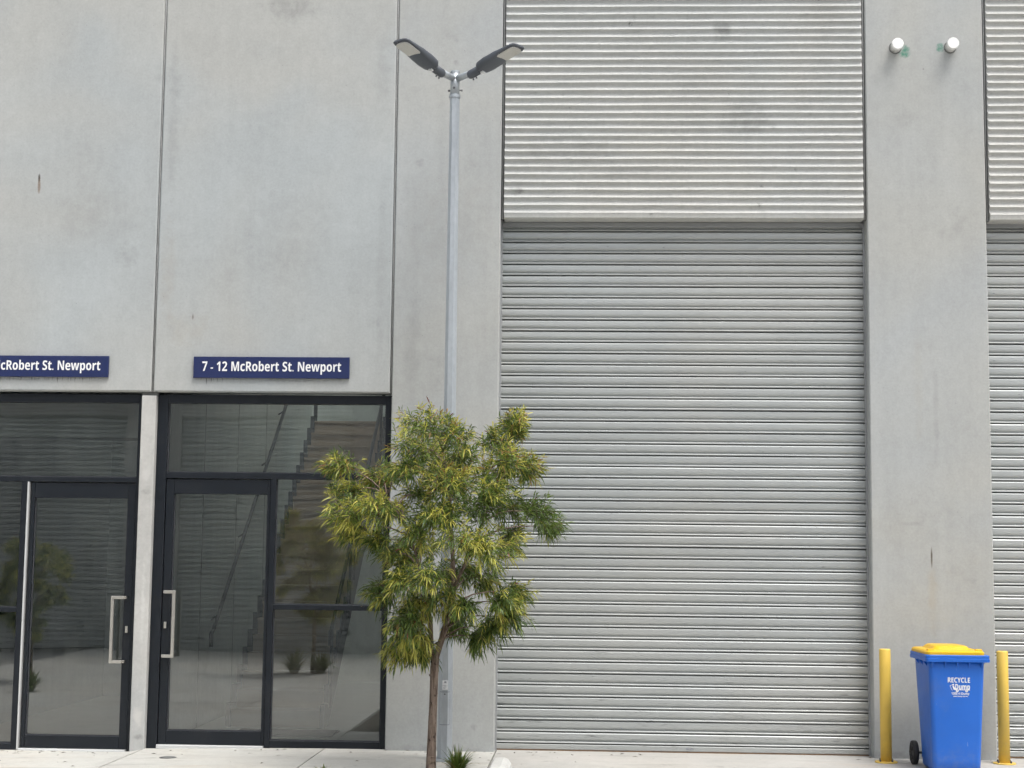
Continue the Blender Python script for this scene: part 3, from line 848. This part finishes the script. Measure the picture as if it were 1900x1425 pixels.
def head(sign_x, theta, label):
    def frame(tilt, origin):
        d = Vector((sign_x * math.cos(theta) * math.cos(tilt), -math.sin(theta) * math.cos(tilt), math.sin(tilt)))
        side = Vector((0, 0, 1)).cross(d).normalized()
        upv = d.cross(side)
        return Matrix(((d.x, side.x, upv.x, origin.x), (d.y, side.y, upv.y, origin.y), (d.z, side.z, upv.z, origin.z), (0, 0, 0, 1)))
    Ra = frame(math.radians(7.0), Vector((0, 0, 6.062)))
    Rh = frame(math.radians(16.0), Ra @ Vector((0.22, 0, 0))) @ Matrix.Translation((-0.22, 0, 0))
    def mk(mb, name, mat, parent, R=Rh):
        mb.v = [tuple(R @ Vector(p)) for p in mb.v]
        return mb.build(name, mat, parent)
    b = MB(); b.tube([(0, 0, 0), (0.235, 0, 0)], 0.030, 16); mk(b, 'arm', M['galv'], LP, Ra)
    b = MB()
    secs = [(0.288, 0.032, 0.020, 0.032), (0.297, 0.062, 0.030, 0.037), (0.325, 0.084, 0.040, 0.041), (0.40, 0.095, 0.045, 0.042), (0.485, 0.096, 0.043, 0.036),
            (0.535, 0.095, 0.044, 0.026), (0.565, 0.094, 0.038, 0.018), (0.64, 0.094, 0.030, 0.016), (0.715, 0.092, 0.022, 0.014), (0.748, 0.082, 0.016, 0.010), (0.758, 0.062, 0.010, 0.006)]
    b.loft([section(x, w, zt, zb) for (x, w, zt, zb) in secs])
    hd = mk(b, 'lamp_head', M['lamp_body'], LP)
    hd['label'] = label
    b = MB()
    out = [(0.540, -0.064), (0.532, 0), (0.540, 0.064), (0.550, 0.072), (0.564, 0.076), (0.696, 0.074), (0.718, 0.066), (0.730, 0.048), (0.736, 0.0), (0.730, -0.048), (0.718, -0.066), (0.696, -0.074), (0.564, -0.076), (0.550, -0.072)]
    b.loft([[(x, y, z) for (x, y) in out] for z in (-0.010, -0.0225)], smooth=False)
    mk(b, 'lens', M['lamp_lens'], hd)
    b = MB()
    b.rbox(0.300, 0.330, -0.020, 0.020, -0.056, -0.040, 0.003)
    mk(b, 'rating_plate', M['sticker'], hd)
    b = MB(); b.tube([(0.165, 0, -0.002), (0.185, 0, -0.004), (0.300, 0, -0.006)], [0.036, 0.041, 0.041], 16); mk(b, 'clamp', M['lamp_body'], hd)
    b = MB()
    for x in (0.20, 0.235):
        b.tube([(x, 0.0, -0.038), (x, 0.0, -0.066)], 0.005, 6); b.tube([(x, 0.0, -0.060), (x, 0, -0.068)], 0.009, 6, smooth=False)
    mk(b, 'clamp_bolts', M['bolt'], hd)
head(-1, math.radians(52.5), 'grey lamp head on the left arm')
head(1, math.radians(35), 'grey lamp head on the right arm')

# ------------------------------------------------------------------ bollards
def bollard(x, y, h, label):
    t = thing('bollard', (x, y, 0), label, 'bollard', 'yellow bollards guarding the column')
    b = MB(); b.tube([(0, 0, 0.005), (0, 0, h - 0.008), (0, 0, h), (0, 0, h + 0.002)], [0.0495, 0.0495, 0.046, 0.03], 32); b.build('post', M['bollard'], t)
    b = MB(); disc(b, 0.098, 0.094, 0.0, 0.012, 36); b.build('base_plate', M['bollard'], t)
    for a in (35, 125, 215, 305):
        c_, s_ = 0.074*math.cos(math.radians(a)), 0.074*math.sin(math.radians(a))
        b = MB(); b.tube([(c_, s_, 0.011), (c_, s_, 0.026)], 0.009, 6, smooth=False); b.tube([(c_, s_, 0.02), (c_, s_, 0.032)], 0.0045, 6); b.build('bolt', M['bolt'], t)
bollard(2.653, -0.30, 0.985, 'yellow steel bollard on the left of the blue bin')
bollard(3.690, -0.25, 0.978, 'yellow steel bollard on the right of the blue bin')

# ------------------------------------------------------------------ recycling bin
BN = thing('wheelie_bin', (3.125, -0.68, 0.0), 'blue wheeled recycling bin with a yellow lid between two bollards', 'bin')
secs = []
def front(z): return -0.262 - 0.062 * (z / 0.92)
def back(z): return 0.20 + 0.10 * (z / 0.92)
for z in (0.012, 0.03, 0.10, 0.30, 0.60, 0.88, 0.93):
    w = 0.398 + 0.066 * (z / 0.92)
    if z < 0.02: w -= 0.02
    yf, yb = front(z), back(z)
    if z < 0.02: yf += 0.012; yb -= 0.012
    secs.append(rrect(0, (yf + yb) / 2, z, w, yb - yf, 0.045, 5))
b = MB(); b.loft(secs); body = b.build('body', M['blue'], BN)
rim = MB()
rim.loft([rrect(0.002, -0.010, z, w, d, 0.03, 4) for (z, w, d) in ((0.918, 0.50, 0.655), (0.921, 0.535, 0.70), (0.945, 0.540, 0.705), (0.948, 0.528, 0.693), (0.972, 0.532, 0.697), (0.978, 0.520, 0.685))], smooth=False)
rim.build('rim', M['blue'], BN)
yf = front(0.9)
gm = MB().add([(-0.005, 0.01, 0), (-0.005, -0.036, 0), (-0.005, 0.006, -0.062), (0.005, 0.01, 0), (0.005, -0.036, 0), (0.005, 0.006, -0.062)],
              [(0, 2, 1), (3, 4, 5), (0, 1, 4, 3), (1, 2, 5, 4), (2, 0, 3, 5)]).mesh('gusset')
gm.materials.append(M['blue'])
for (x, y, a) in [(q, yf, 0) for q in (-0.205, -0.10, 0.0, 0.10, 0.205)] + [(-0.228, q, -90) for q in (-0.22, -0.05, 0.12)] + [(0.228, q, 90) for q in (-0.22, -0.05, 0.12)]:
    o = bpy.data.objects.new('gusset', gm)
    o.location = (x, y, 0.925); o.rotation_euler = (0, 0, math.radians(a))
    link(o, BN)
lid = MB()
lid.loft([rrect(-0.012, y, z, w, d, r, 4) for (y, z, w, d, r) in
    ((-0.005, 0.978, 0.482, 0.670, 0.035), (-0.005, 1.000, 0.488, 0.676, 0.04), (-0.002, 1.012, 0.462, 0.640, 0.04), (0.0, 1.015, 0.44, 0.61, 0.04))], smooth=False)
lo = lid.build('lid', M['lid'], BN)
b = MB(); b.loft([rrect(-0.012, 0.03, z, w, d, 0.05, 4) for (z, w, d) in ((1.013, 0.33, 0.50), (1.040, 0.28, 0.43), (1.047, 0.25, 0.40))], smooth=False); b.build('raised_crown', M['lid'], lo)
for sx in (-1, 1):
    b = MB()
    b.rbox(-0.012 + sx*0.20 - 0.028, -0.012 + sx*0.20 + 0.028, -0.31, -0.25, 1.008, 1.026, 0.006)
    b.build('lid_lug', M['lid'], lo)
b = MB()
b.tube([(-0.23, 0.355, 0.985), (0.23, 0.355, 0.985)], 0.014, 10)
for x in (-0.22, 0.0, 0.22): b.rbox(x-0.02, x+0.02, 0.28, 0.36, 0.955, 0.99, 0.004)
b.build('handle_bar', M['blue'], BN)
for sx in (-1, 1):
    t = MB()
    R_ = 0.102; hw = 0.024
    prof = [(R_*0.80, -hw), (R_*0.94, -hw), (R_, -hw*0.6), (R_, hw*0.6), (R_*0.94, hw), (R_*0.80, hw)]
    nn = 28
    t.loft([[(sx*0.247 + o_, 0.285 + r_*math.cos(2*math.pi*i/nn), 0.103 + r_*math.sin(2*math.pi*i/nn)) for i in range(nn)] for (r_, o_) in prof], cap=True)
    wh = t.build('wheel', M['rubber'], BN)
    h_ = MB()
    h_.tube([(sx*0.247 - sx*0.026, 0.285, 0.103), (sx*0.247 + sx*0.028, 0.285, 0.103)], 0.026, 14)
    for i in range(5):
        a = 2*math.pi*i/5
        c_, s_ = math.cos(a), math.sin(a)
        h_.tube([(sx*0.272, 0.285 + 0.02*c_, 0.103 + 0.02*s_), (sx*0.272, 0.285 + 0.078*c_, 0.103 + 0.078*s_)], 0.007, 6)
    h_.build('hub', M['rubber'], wh)
b = MB(); b.tube([(-0.27, 0.285, 0.103), (0.27, 0.285, 0.103)], 0.011, 10); b.build('axle', M['bolt'], BN)
b = MB()
for sx in (-1, 1): b.rbox(sx*0.15-0.03, sx*0.15+0.03, 0.19, 0.31, 0.06, 0.14, 0.008)
b.build('axle_bracket', M['blue'], BN)
# printing on the front
tiltx = math.atan2(0.062, 0.92)
def bin_text(txt, xa, xb, z, size, bold, name='lettering', shear=0.0, xs=None):
    me = text_mesh(txt, size, bold=bold, shear=shear)
    xx = [v.co.x for v in me.vertices]
    lo_, hi_ = min(xx), max(xx)
    for v in me.vertices: v.co.x = (v.co.x - lo_) / (hi_ - lo_) * (xb - xa)
    me.materials.append(M['white_print'])
    o = bpy.data.objects.new(name, me)
    o.location = (xa, front(z) - 0.0025, z)
    o.rotation_euler = (math.pi/2 + tiltx, 0, 0)
    link(o, body)
bin_text('RECYCLE', -0.078, 0.106, 0.749, 0.058, 0.0)
bin_text('Dump', -0.016, 0.105, 0.692, 0.062, 0.0006, 'emblem')
bin_text('1300 4 iDump', -0.048, 0.100, 0.648, 0.028, 0.0)
bin_text('www.idump.com.au', -0.032, 0.086, 0.630, 0.0150, 0.0)
b = MB()
def decal(mb, pts):
    mb.add([(x, front(z) - 0.0025, z) for (x, z) in pts], [tuple(range(len(pts)))])
decal(b, [(-0.044, 0.733), (-0.030, 0.738), (-0.024, 0.727), (-0.038, 0.722)])          # dot of the tilted i
decal(b, [(-0.040, 0.718), (-0.027, 0.720), (-0.014, 0.694), (-0.016, 0.688), (-0.030, 0.690)])   # stem of the i as a tipping tray
decal(b, [(-0.016, 0.686), (0.106, 0.686), (0.106, 0.691), (-0.016, 0.691)])              # chassis
decal(b, [(-0.062, 0.722), (-0.046, 0.730), (-0.045, 0.727), (-0.060, 0.719)])
decal(b, [(-0.062, 0.720), (-0.059, 0.720), (-0.040, 0.684), (-0.043, 0.683)])
for (cx, r_) in ((0.000, 0.0115), (0.078, 0.0115)):
    for i in range(14):
        a0, a1 = 2*math.pi*i/14, 2*math.pi*(i+1)/14
        decal(b, [(cx + q*math.cos(a), 0.6805 + q*math.sin(a)) for (q, a) in ((r_, a0), (r_, a1), (r_*0.32, a1), (r_*0.32, a0))])
o = b.build('emblem', M['white_print'], body, fix=False)

# ------------------------------------------------------------------ street tree
LOBES = [(-0.78, -0.07, 2.51, 0.14, 0.07), (-0.74, 0.22, 2.3, 0.14, 0.08), (-0.67, -0.32, 2.11, 0.14, 0.11), (-0.65, -0.1, 1.98, 0.12, 0.08), (-0.47, 0.34, 2.44, 0.18, 0.1), (-0.44, -0.44, 2.15, 0.14, 0.12), (-0.4, 0.52, 2.14, 0.13, 0.08), (-0.45, -0.19, 1.89, 0.09, 0.08), (-0.41, 0.23, 1.81, 0.11, 0.09), (-0.05, -0.4, 2.81, 0.2, 0.09), (-0.17, 0.19, 2.68, 0.19, 0.11), (0.17, -0.45, 2.73, 0.14, 0.09), (-0.05, 0.51, 2.56, 0.21, 0.13), (0.23, -0.17, 2.58, 0.14, 0.11), (0.46, 0.33, 2.72, 0.13, 0.1), (0.63, 0.07, 2.82, 0.09, 0.09), (0.68, 0.07, 2.9, 0.06, 0.08), (0.61, -0.14, 2.56, 0.17, 0.11), (0.77, 0.14, 2.52, 0.11, 0.08), (0.45, 0.1, 2.43, 0.17, 0.11), (0.09, 0.42, 2.35, 0.21, 0.13), (-0.2, 0.57, 2.29, 0.13, 0.08), (0.38, -0.33, 2.17, 0.18, 0.11), (0.61, 0.29, 2.19, 0.16, 0.11), (0.85, -0.14, 2.13, 0.11, 0.08), (0.95, 0.23, 2.03, 0.08, 0.08), (0.0, -0.15, 2.08, 0.17, 0.09), (0.28, -0.54, 1.89, 0.19, 0.1), (0.52, -0.48, 1.83, 0.18, 0.12), (0.6, 0.38, 1.94, 0.11, 0.11), (-0.17, 0.39, 1.83, 0.16, 0.11), (-0.31, 0.46, 1.71, 0.13, 0.1), (0.0, -0.62, 1.62, 0.16, 0.09), (-0.41, -0.1, 1.49, 0.09, 0.09), (-0.21, -0.4, 1.57, 0.09, 0.08), (0.16, 0.25, 1.65, 0.17, 0.1), (0.38, 0.31, 1.6, 0.16, 0.1), (0.67, 0.28, 1.48, 0.11, 0.08), (0.59, -0.39, 1.42, 0.12, 0.09), (0.62, -0.28, 1.29, 0.09, 0.08), (0.48, -0.13, 1.2, 0.09, 0.09), (0.38, -0.08, 1.12, 0.06, 0.08), (0.05, -0.23, 1.45, 0.14, 0.09), (-0.11, -0.1, 1.37, 0.14, 0.11), (-0.2, -0.39, 1.27, 0.12, 0.11), (-0.15, -0.26, 1.13, 0.14, 0.11), (-0.27, 0.0, 1.0, 0.09, 0.09), (-0.1, 0.03, 1.0, 0.08, 0.06), (0.17, 0.19, 1.21, 0.08, 0.09), (0.28, -0.43, 1.38, 0.09, 0.06),
         (0.12, -0.45, 2.35, 0.18, 0.12), (0.10, -0.5, 2.10, 0.14, 0.09), (-0.10, -0.4, 1.95, 0.13, 0.09), (-0.22, -0.35, 2.47, 0.14, 0.09), (0.50, -0.35, 2.3, 0.13, 0.10)]

rng = np.random.default_rng(7)
def unit(v): return v / (np.linalg.norm(v, axis=-1, keepdims=True) + 1e-9)
def leaf_mesh(name, base, dirs, nor, length, width, droop, cols, mat):
    """many narrow leaves: 6 vertices, 3 faces each"""
    N = len(base)
    side = unit(np.cross(dirs, nor))
    nor = unit(np.cross(side, dirs))
    L = length[:, None]; Wd = width[:, None]
    dn = np.array([0, 0, -1.0])[None, :] * droop[:, None]
    p0 = base
    c1 = base + dirs * L * 0.34 + dn * L * 0.06
    c2 = base + dirs * L * 0.70 + dn * L * 0.24
    p3 = base + dirs * L * 0.97 + dn * L * 0.48
    fold = nor * Wd * 0.22
    v = np.stack([p0, c1 - side*Wd*0.5 + fold, c1 + side*Wd*0.5 + fold, c2 - side*Wd*0.38 + fold, c2 + side*Wd*0.38 + fold, p3], 1).reshape(-1, 3)
    idx = np.arange(N)[:, None] * 6
    tri1 = idx + np.array([[0, 2, 1]]); quad = idx + np.array([[1, 2, 4, 3]]); tri2 = idx + np.array([[3, 4, 5]])
    loops = np.concatenate([tri1, quad, tri2], 1).reshape(-1)
    starts = (np.arange(N)[:, None] * 10 + np.array([[0, 3, 7]])).reshape(-1)
    tot = np.tile(np.array([3, 4, 3]), N)
    me = bpy.data.meshes.new(name)
    me.vertices.add(N * 6); me.loops.add(N * 10); me.polygons.add(N * 3)
    me.vertices.foreach_set('co', v.astype(np.float32).ravel())
    me.loops.foreach_set('vertex_index', loops.astype(np.int32))
    me.polygons.foreach_set('loop_start', starts.astype(np.int32))
    me.polygons.foreach_set('loop_total', tot.astype(np.int32))
    me.polygons.foreach_set('use_smooth', np.ones(N * 3, dtype=bool))
    me.update(calc_edges=True)
    ca = me.color_attributes.new('leaf_colour', 'FLOAT_COLOR', 'POINT')
    c4 = np.concatenate([cols, np.ones((N, 1))], 1)
    ca.data.foreach_set('color', np.repeat(c4, 6, 0).astype(np.float32).ravel())
    me.materials.append(mat)
    return me

TREE = thing('street_tree', (-1.235, -1.6, -0.012), 'small yellow-green street tree with narrow leaves in front of the lamp post', 'tree')
# trunk and limbs
tr = MB()
trunk_pts = [(0.0, 0, -0.10), (0.0, 0, 0.03), (0.004, 0.005, 0.30), (0.012, 0.0, 0.60), (0.016, 0.0, 0.86), (0.024, 0, 0.96)]
tr.tube(trunk_pts, [0.050, 0.0425, 0.036, 0.0325, 0.034, 0.031], 14)
rl = random.Random(3)
for (z_, a_) in ((0.25, 200), (0.42, 330), (0.57, 250), (0.70, 300), (0.80, 225), (0.15, 280)):     # pruning knots
    c_, s_ = math.cos(math.radians(a_)), math.sin(math.radians(a_))
    tr.tube([(0.006 + 0.028*c_, 0.028*s_, z_), (0.006 + 0.040*c_, 0.040*s_, z_ + 0.006)], [0.012, 0.006], 7)
limbs = {'R': [(0.022, 0, 0.93), (0.075, 0.0, 1.10), (0.125, -0.01, 1.28), (0.165, 0.0, 1.47), (0.150, 0.03, 1.75), (0.130, 0.02, 2.05), (0.11, 0.0, 2.35), (0.06, -0.03, 2.62)],
         'L': [(0.012, 0, 0.92), (-0.012, 0.0, 1.03), (-0.025, 0.03, 1.25), (-0.08, 0.05, 1.50), (-0.16, 0.03, 1.80), (-0.26, 0.0, 2.05), (-0.40, 0.02, 2.25)],
         'Q': [(0.160, 0.0, 1.50), (0.28, -0.05, 1.75), (0.40, -0.03, 2.05), (0.50, 0.04, 2.35), (0.58, 0.05, 2.6)]}
tr.tube(limbs['R'], [0.027, 0.025, 0.024, 0.022, 0.018, 0.014, 0.010, 0.006], 10)
tr.tube(limbs['L'], [0.024, 0.020, 0.017, 0.014, 0.011, 0.009, 0.006], 10)
tr.tube(limbs['Q'], [0.015, 0.013, 0.011, 0.008, 0.005], 8)
tr.build('trunk', M['bark'], TREE)
br = MB()
allp = [Vector(p) for kx in ('R', 'L', 'Q') for a, b_ in zip(limbs[kx][1:], limbs[kx][2:]) for p in (a, ((a[0]+b_[0])/2, (a[1]+b_[1])/2, (a[2]+b_[2])/2), b_)]
for (x, y, z, rx, rz) in LOBES:
    c = Vector((x, y, z))
    best = min(allp, key=lambda p: (p - c).length + max(0, p.z - c.z + 0.1) * 1.6)
    mid = best.lerp(c, 0.5) + Vector((rl.uniform(-.04, .04), rl.uniform(-.04, .04), 0.05))
    ln = (c - best).length
    br.tube([best, best.lerp(mid, 0.6) + Vector((0, 0, 0.02)), mid, c], [0.006 + 0.006*min(1, ln), 0.0065, 0.005, 0.003], 6)
br.build('branches', M['bark'], TREE)
# shoots and leaves
base_l, dir_l, nor_l, len_l, wid_l, drp_l, col_l = [], [], [], [], [], [], []
tw = MB()
ctr = np.array([0.08, 0.0, 1.75])
YOUNG = np.array([0.55, 0.51, 0.115]); MID = np.array([0.175, 0.245, 0.050]); OLD = np.array([0.055, 0.100, 0.032]); BRONZE = np.array([0.34, 0.21, 0.085]); RED = np.array([0.18, 0.05, 0.03])
for li, (x, y, z, rx, rz) in enumerate(LOBES):
    c = np.array([x, y, z])
    outd = unit(c - ctr + np.array([0, 0, 0.15]))
    dist = np.linalg.norm(c - ctr)
    nsh = int(30 + 1650 * rx * rz)
    vig = rng.uniform(0.05, 0.95)                       # how much new growth this bough carries
    if z > 2.2: vig = max(vig, 0.80)
    if li in (2, 5, 27, 28, 45): vig = 0.95
    for s_ in range(nsh):
        q = unit(rng.normal(size=3)); rad = rng.random() ** 0.45
        if rng.random() < 0.13: rad *= rng.uniform(1.15, 1.55)
        p = c + q * np.array([rx, (rx + rz) * 0.55, rz]) * rad * 1.08
        d = unit(0.75 * outd + 0.75 * q + rng.normal(size=3) * 0.30 + np.array([0, 0, 0.02]))
        Ls = rng.uniform(0.07, 0.17)
        sag = rng.uniform(0.25, 0.75)
        a0 = p - d * Ls * 0.5
        pts = [a0, a0 + d * Ls * 0.5, a0 + d * Ls + np.array([0, 0, -sag * Ls * 0.25])]
        tw.tube([tuple(t) for t in pts], [0.0022, 0.0016, 0.001], 3, cap=False)
        newg = rng.random() < vig * 0.70
        nl = int(rng.integers(10, 17))
        sidev = unit(np.cross(d, np.array([0.1, 0.2, 1.0])))
        upv = np.cross(sidev, d)
        for j in range(nl):
            t = (j + 0.5) / nl
            ang = j * 2.4 + rng.uniform(-.4, .4)
            rd = math.cos(ang) * sidev + math.sin(ang) * upv
            open_ = 0.95 - 0.55 * t
            ld = unit(d * (0.35 + 0.8 * t) + rd * open_ + np.array([0, 0, -0.25 * sag]))
            pos = a0 + d * Ls * t + np.array([0, 0, -sag * Ls * 0.25 * t * t])
            base_l.append(pos); dir_l.append(ld); nor_l.append(unit(upv + rng.normal(size=3) * 0.5))
            len_l.append(rng.uniform(0.045, 0.115) * (1.0 - 0.25 * abs(t - 0.45)))
            wid_l.append(rng.uniform(0.0062, 0.0125)); drp_l.append(rng.uniform(0.2, 1.35))
            r_ = rng.random()
            if newg and t > 0.35:
                col = MID + (YOUNG - MID) * min(1, rng.uniform(0.35, 1.1))
                if r_ < 0.16 and z > 2.3: col = BRONZE
            elif newg:
                col = MID * rng.uniform(0.85, 1.3)
            else:
                col = OLD + (MID - OLD) * rng.uniform(0.0, 0.85)
            if r_ > 0.992: col = RED
            col_l.append(col * rng.uniform(0.85, 1.15))
tw.build('twigs', M['bark'], TREE, fix=False)
leaves = leaf_mesh('foliage', np.array(base_l), np.array(dir_l), np.array(nor_l), np.array(len_l), np.array(wid_l), np.array(drp_l), np.array(col_l), M['leaf'])
tag(link(bpy.data.objects.new('foliage', leaves), TREE), kind='stuff')

def copy_tree(o, parent=None):
    c = o.copy(); COL.objects.link(c); c.parent = parent
    for ch in list(o.children): copy_tree(ch, c)
    return c
def place_copy(src, loc, rz, sc, label, group=None):
    c = copy_tree(src)
    c.location = loc; c.rotation_euler = (0, 0, rz); c.scale = (sc, sc, sc)
    c['label'] = label
    if group: c['group'] = group
    return c
place_copy(TREE, (-4.25, -10.4, -0.045), 2.0, 0.86, 'small tree mirrored in the large fixed pane beside the glass door', 'trees across the yard')
place_copy(TREE, (-8.0, -8.2, -0.075), 4.1, 0.70, 'small tree mirrored in the left-hand glass door', 'trees across the yard')

# ------------------------------------------------------------------ strappy plants
def tuft(loc, seed, n_bl, hmax, label, spread=0.5):
    t = thing('strappy_plant', loc, label, 'plant', 'strappy plants in the garden bed')
    rg = np.random.default_rng(seed)
    v, f, cl = [], [], []
    for i in range(n_bl):
        a = rg.uniform(0, 2 * math.pi); tilt = rg.beta(1.6, 1.6) * spread * 1.9
        h = hmax * rg.uniform(0.55, 1.0); w = rg.uniform(0.005, 0.010)
        r0 = rg.uniform(0, 0.04)
        dirh = np.array([math.cos(a), math.sin(a), 0]); sd = np.array([-math.sin(a), math.cos(a), 0])
        base = dirh * r0
        nseg = 5
        col = np.array([0.10, 0.15, 0.035]) * rg.uniform(0.6, 1.5) if rg.random() < 0.78 else np.array([0.30, 0.24, 0.10]) * rg.uniform(0.7, 1.2)
        b0 = len(v)
        for s_ in range(nseg + 1):
            tt = s_ / nseg
            th = tilt * (0.35 + 0.95 * tt)
            hh = h * tt
            p = base + dirh * math.sin(th) * hh + np.array([0, 0, 1]) * math.cos(min(th, 2.2)) * hh + np.array([0, 0, 0.0])
            ww = w * (1 - tt ** 2.2) + 0.0004
            p[2] = max(p[2], 0.004)
            v += [tuple(p - sd * ww), tuple(p + sd * ww)]
            cl += [col, col]
        for s_ in range(nseg):
            f.append((b0 + 2*s_, b0 + 2*s_ + 1, b0 + 2*s_ + 3, b0 + 2*s_ + 2))
    me = bpy.data.meshes.new('blades'); me.from_pydata(v, [], f); me.update()
    ca = me.color_attributes.new('leaf_colour', 'FLOAT_COLOR', 'POINT')
    ca.data.foreach_set('color', np.concatenate([np.array(cl), np.ones((len(cl), 1))], 1).astype(np.float32).ravel())
    me.materials.append(M['blade'])
    tag(link(bpy.data.objects.new('blades', me), t), kind='stuff')
    cr = MB(); cr.tube([(0, 0, -0.03), (0, 0, 0.03)], [0.045, 0.03], 8); cr.build('crown', M['soil'], t)
    return t
t1 = tuft((-1.02, -1.56, -0.012), 5, 150, 0.27, 'green strappy plant to the right of the tree trunk', 0.62)
tuft((-2.075, -1.86, -0.012), 9, 60, 0.135, 'low plant peeping over the bottom edge left of the tree trunk', 0.8)
place_copy(t1, (-4.52, -10.25, -0.05), 1.0, 1.75, 'clump of grass mirrored in the lower fixed pane beside the glass door', 'plants across the yard')
place_copy(t1, (-4.12, -10.25, -0.045), 2.0, 1.6, 'clump of grass mirrored close beside the staircase behind the glass', 'plants across the yard')
place_copy(t1, (-7.35, -6.3, -0.075), 2.6, 1.3, 'clump of grass mirrored in the left-hand glass door', 'plants across the yard')

# ------------------------------------------------------------------ fallen leaves and grit along the wall
v, f, cl = [], [], []
rg = np.random.default_rng(21)
for i in range(110):
    x = rg.choice([rg.uniform(-5.6, -4.25), rg.uniform(-3.9, -1.9), rg.uniform(-1.8, 0.6), rg.uniform(2.4, 4.0)])
    y = -abs(rg.normal(0, 0.10)) - 0.005 if rg.random() < 0.6 else -rg.uniform(0.02, 1.1)
    zg = -0.061 if x < -4.2 else (-0.026 if x < -3.2 else -0.008 if x < -2.4 else 0.002)
    a = rg.uniform(0, 6.28); L = rg.uniform(0.012, 0.035); w = rg.uniform(0.003, 0.007); h = rg.uniform(0.003, 0.010)
    b0 = len(v)
    ca_, sa_ = math.cos(a), math.sin(a)
    for (u_, w_, z_) in ((-L, 0, 0.002), (0, w, h), (L, 0, 0.003), (0, -w, h * 0.6)):
        v.append((x + u_*ca_ - w_*sa_, y + u_*sa_ + w_*ca_, zg + z_))
    f.append((b0, b0+1, b0+2, b0+3))
    c_ = np.array([0.05, 0.035, 0.02]) * rg.uniform(0.5, 2.0)
    cl += [c_] * 4
me = bpy.data.meshes.new('leaf_litter'); me.from_pydata(v, [], f); me.update()
ca = me.color_attributes.new('leaf_colour', 'FLOAT_COLOR', 'POINT')
ca.data.foreach_set('color', np.concatenate([np.array(cl), np.ones((len(cl), 1))], 1).astype(np.float32).ravel())
me.materials.append(M['blade'])
tag(link(bpy.data.objects.new('leaf_litter', me)), 'scattered dry leaves and grit along the foot of the wall', 'leaf litter', kind='stuff')

# ------------------------------------------------------------------ the unit across the yard, seen only as a reflection
OB = thing('warehouse', (0, -16.45, 0), 'grey warehouse with roller shutters across the yard, mirrored in the shopfront glass', 'building')
def opart(name, mb, mat): return mb.build(name, mat, OB)
for (x0, x1) in ((-14.0, -12.6), (-9.1, -8.0), (-4.55, -3.5), (-0.1, 1.0), (4.45, 9.5)):
    opart('column', MB().box(x0, x1, -0.3, 0.0, -0.1, 7.4), M['opposite'])
opart('wall_panel', MB().box(-3.5, -0.1, -0.28, -0.02, -0.1, 7.4), M['opposite'])
for (x0, x1) in ((-12.6, -9.1), (-8.0, -4.55), (1.0, 4.45)):
    r = MB(); m_ = 60
    pf = []
    for i in range(38):
        for kk in range(5):
            pf.append((0.0 - 0.018 * math.sin(math.pi * kk / 5), 4.55 + 0.075 * i + 0.015 * kk))
    nn = len(pf)
    r.add([(x0, y, z) for (y, z) in pf] + [(x1, y, z) for (y, z) in pf], [(i, i+1, nn+i+1, nn+i) for i in range(nn-1)])
    opart('ribbed_panel', r, M['opposite'])
    me = slat_mesh(x1 - x0)
    root = MB().box(x0, x1, -0.30, -0.26, -0.1, 4.7).build('roller_shutter', M['dark_gap'], OB)
    for i in range(44):
        o = bpy.data.objects.new('slat', me)
        o.location = (x1, -0.10, -0.07 + SP * i); o.rotation_euler = (0, 0, math.pi)
        link(o, root)
opart('parapet', MB().box(-14.0, 9.5, -0.32, 0.02, 7.40, 7.55), M['opposite'])
opart('rear_wall', MB().box(-14.0, 9.5, -8.0, -7.8, -0.1, 7.39), M['opposite'])
opart('roof', MB().box(-14.0, 9.5, -7.79, -0.33, 7.2, 7.35), M['ceil_in'])
